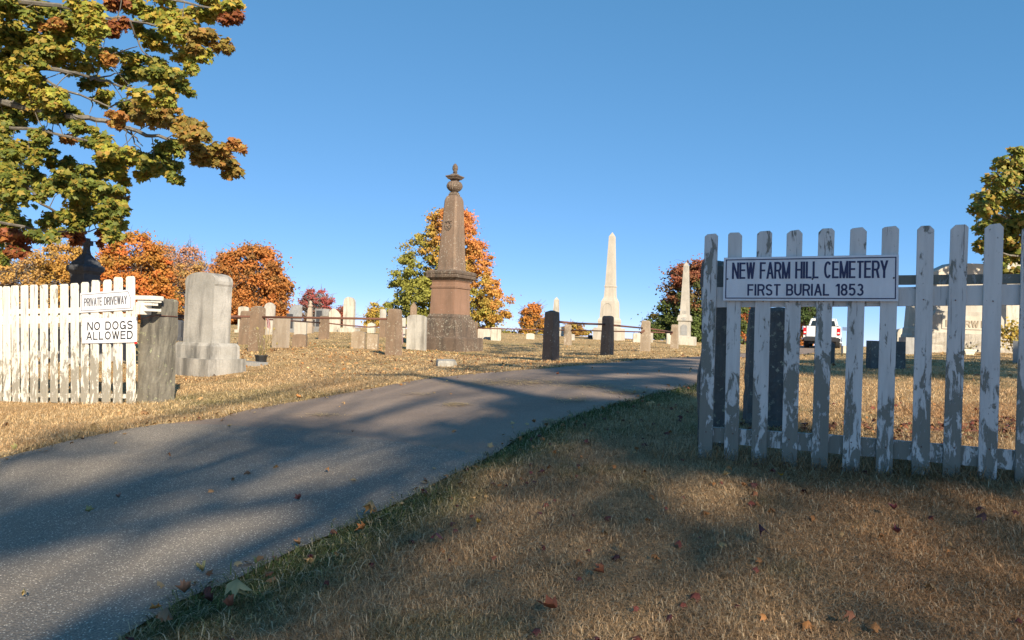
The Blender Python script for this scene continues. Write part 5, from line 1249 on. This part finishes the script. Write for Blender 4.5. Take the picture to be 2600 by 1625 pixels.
v, f, c = leafmesh(off, r.normal(size=(500,3)) + np.array([0,-.6,.6]), .06 + .04 * r.random(500), pal(500, [(.5,.35,.06),(.3,.26,.06),(.55,.42,.12)], [2,1,1], r), r=r); meshobj('crown', v, f, MT['leaf'], c, t_, world=False)
bm = bmesh.new()
for i in range(7): add_tube(bm, [(0,0,-.05),(random.gauss(0,.08),random.gauss(0,.08),.3),(random.gauss(0,.16),random.gauss(0,.14),.6)], [.012,.009,.004], 4)
obj('stem', bm, MT['bark'], t_)

# ------------------------------------------------------------------ unseen trees behind the camera, crowns shaped to cast the foreground shade
def shade_trees():
    r = np.random.default_rng(77); rr = random.Random(77); S3 = np.array(SUN)
    T = []      # (point, distance, leaf count, radius)
    def gpt(px, py): q_ = GR(px, py); return np.array(q_)
    def region(pts, n, s0, s1, rad, k):
        """fill polygon of pixels on the ground with shade clusters"""
        P3 = [GR(*p) for p in pts]; xs = [p.x for p in P3]; ys = [p.y for p in P3]; c = 0; tries = 0
        while c < n and tries < n * 60:
            tries += 1; X = rr.uniform(min(xs), max(xs)); Y = rr.uniform(min(ys), max(ys))
            if inside(P3, np.array([X]), np.array([Y]))[0]:
                T.append((np.array([X, Y, g1(X, Y)]), rr.uniform(s0, s1), k, rad)); c += 1
    def zone(pts, dn, s0, s1, rad, k):
        P3 = [GR(*p) for p in pts]; ar = abs(sum(p.x * q_.y - q_.x * p.y for p, q_ in zip(P3, P3[1:] + P3[:1]))) / 2
        region(pts, int(ar * dn), s0, s1, rad, k)
    # lawn right of the street
    zone([(1240,1180),(1500,1065),(1770,985),(1790,1160),(2050,1200),(1700,1185),(1350,1215)], 4.0, 28, 36, .34, 26)
    zone([(1180,1320),(1500,1265),(2100,1285),(2640,1330),(2900,1500),(2200,1620),(1850,1470),(1350,1410),(1150,1400)], 2.2, 32, 42, .45, 26)
    zone([(2000,1500),(2900,1480),(2900,1750),(1900,1750)], 2.4, 32, 42, .45, 26)
    zone([(1790,1160),(2640,1215),(2640,1250),(2000,1215)], 2.5, 28, 36, .34, 26)
    zone([(500,1560),(850,1440),(1000,1480),(760,1600),(560,1700)], 1.2, 34, 44, .4, 26)
    zone([(500,1600),(900,1400),(1240,1180),(2640,1240),(2900,1700),(400,1700)], .45, 32, 44, .5, 26)
    # street
    zone([(200,1110),(430,1085),(900,1110),(1250,1165),(1150,1205),(700,1140),(400,1140),(0,1170)], 4, 34, 44, .4, 28)
    zone([(-300,1330),(60,1315),(330,1330),(430,1370),(300,1430),(0,1440),(-400,1460)], 3.2, 36, 46, .45, 28)
    zone([(560,1235),(760,1240),(780,1330),(600,1350),(420,1290)], 1.0, 36, 46, .45, 28)
    zone([(-100,1180),(130,1190),(120,1310),(-200,1330)], 3, 36, 46, .45, 28)
    zone([(330,1500),(560,1480),(520,1600),(350,1640)], 2.4, 36, 46, .4, 28)
    zone([(1700,1480),(2900,1480),(2900,1800),(1700,1800)], .25, 36, 46, .5, 26)
    # road patches and grass bands beyond
    region([(1240,1150),(1100,1095),(1300,1055),(1500,1045),(1600,1010),(1500,1070)], 14, 20, 24, .28, 34)
    region([(1780,945),(1500,952),(1380,940),(1560,915),(1780,908)], 64, 22, 26, .32, 30)
    region([(1200,905),(1500,918),(1560,905),(1400,872),(1240,876)], 44, 24, 27, .36, 30)
    region([(1080,948),(1380,935),(1500,925),(1300,922),(1130,935)], 14, 22, 26, .28, 24)
    region([(1400,990),(1760,985),(1760,960),(1500,975)], 12, 22, 26, .26, 22)
    region([(1990,950),(2620,965),(2620,915),(1990,915)], 120, 22, 26, .4, 30)
    region([(2000,925),(2300,935),(2620,920),(2620,905),(2200,905)], 24, 24, 26, .35, 26)
    # the near fence and the dark slabs
    for px in range(1745, 2650, 42):
        for py in range(560, 1200, 52):
            q_ = PR.hit(px, py); hi = py < 800
            if px > 2330 and hi and rr.random() < .72: continue
            T.append((np.array(q_), rr.uniform(19, 25), 26 if not (px > 2330 and hi) else 12, .26))
    for px in range(1880, 2010, 30):
        for py in range(770, 1100, 50): T.append((np.array(P(px, py, 6.1)), rr.uniform(19, 24), 26, .24))
    for (px0, px1, y0, y1, D_) in ((1384,1414,790,905,15), (1530,1552,805,895,18.4)):
        for py in range(y0, y1, 14): T.append((np.array(P((px0+px1)/2, py, D_)), rr.uniform(19, 24), 40, .26))
    for px in range(2205, 2295, 22):
        for py in range(866, 940, 16): T.append((np.array(P(px, py, 11.6)), 22, 30, .2))
    for py in range(880, 925, 14): T.append((np.array(P(2093, py, 13)), 22, 30, .28))
    bases = [Vector((5.2, -16.5, 0)), Vector((11.5, -19.5, 0)), Vector((18, -15, 0))]
    labs = ['unseen tree behind the viewer, crown shaped to shade the drive', 'tall unseen tree behind the viewer, crown shaped to shade the near lawn', 'unseen tree behind the viewer at the far right, crown shaped to shade the near fence']
    cl = [[], [], []]
    for q_, s, k, rad in T:
        c = q_ + S3 * s; i = min(range(3), key=lambda j: (Vector(c) - (bases[j] + Vector((0,0,c[2])))).length); cl[i].append((c, k, rad))
    for i, b in enumerate(bases):
        b.z = g1(b.x, b.y); t_ = thing('shade_tree', labs[i], 'tree', b, 0, 'trees behind the viewer')
        bm = bmesh.new(); top = b + Vector((0,0,13)); tp = bark_tube_list(bm, b - Vector((0,0,.3)), top, .3, .06, .03, 10, 8, rr)
        parts = []
        for j, (c, k, rad) in enumerate(cl[i]):
            off = r.normal(size=(k,3)); off /= np.linalg.norm(off, axis=1)[:,None]
            Pp = c[None] + off * (r.random(k)**.4)[:,None] * rad
            nn = S3[None] * .8 + r.normal(size=(k,3)) * .6
            parts.append(leafmesh(Pp, nn, .12 + .07 * r.random(k), pal(k, [(.15,.16,.03),(.28,.2,.04),(.4,.18,.04)], [3,2,1], r), (LT3, LF), r))
            if j % 5 == 0:
                k2 = min(tp[2:], key=lambda q2: abs(q2.z - (c[2] - 1.0))); bark_tube_list(bm, k2, Vector(c), .03, .008, .1, 4, 4, rr)
        if i == 0:   # limb and twigs placed to throw the shadows crossing the drive
            limb = [(1620,1100,.22),(1500,1062,.19),(1400,1028,.17),(1300,1002,.15),(1200,981,.13),(1110,962,.11),(1050,952,.08),(900,952,.05)]
            pts = [Vector(np.array(GR(x, y)) + S3 * 21) for x, y, _ in limb]; add_tube(bm, pts, [v_[2] for v_ in limb], 8)
            for x0, y0, x1, y1, w_ in ((700,1080,1240,1132,.05),(640,1058,1200,1106,.02),(1380,975,1700,990,.04),(1350,950,1780,975,.05),(1400,935,1760,945,.06),(1300,962,1700,1000,.03)):
                pts = [Vector(np.array(GR(x0 + (x1-x0)*u_, y0 + (y1-y0)*u_)) + S3 * (22 + u_)) for u_ in (0,.2,.4,.6,.8,1)]; add_tube(bm, pts, [w_*.5, w_, w_, w_*.8, w_*.6, w_*.3], 6)
        v, f, c = join(parts); meshobj('crown', v, f, MT['leaf'], c, t_); obj('trunk', bm, MT['bark'], t_, True)
shade_trees()
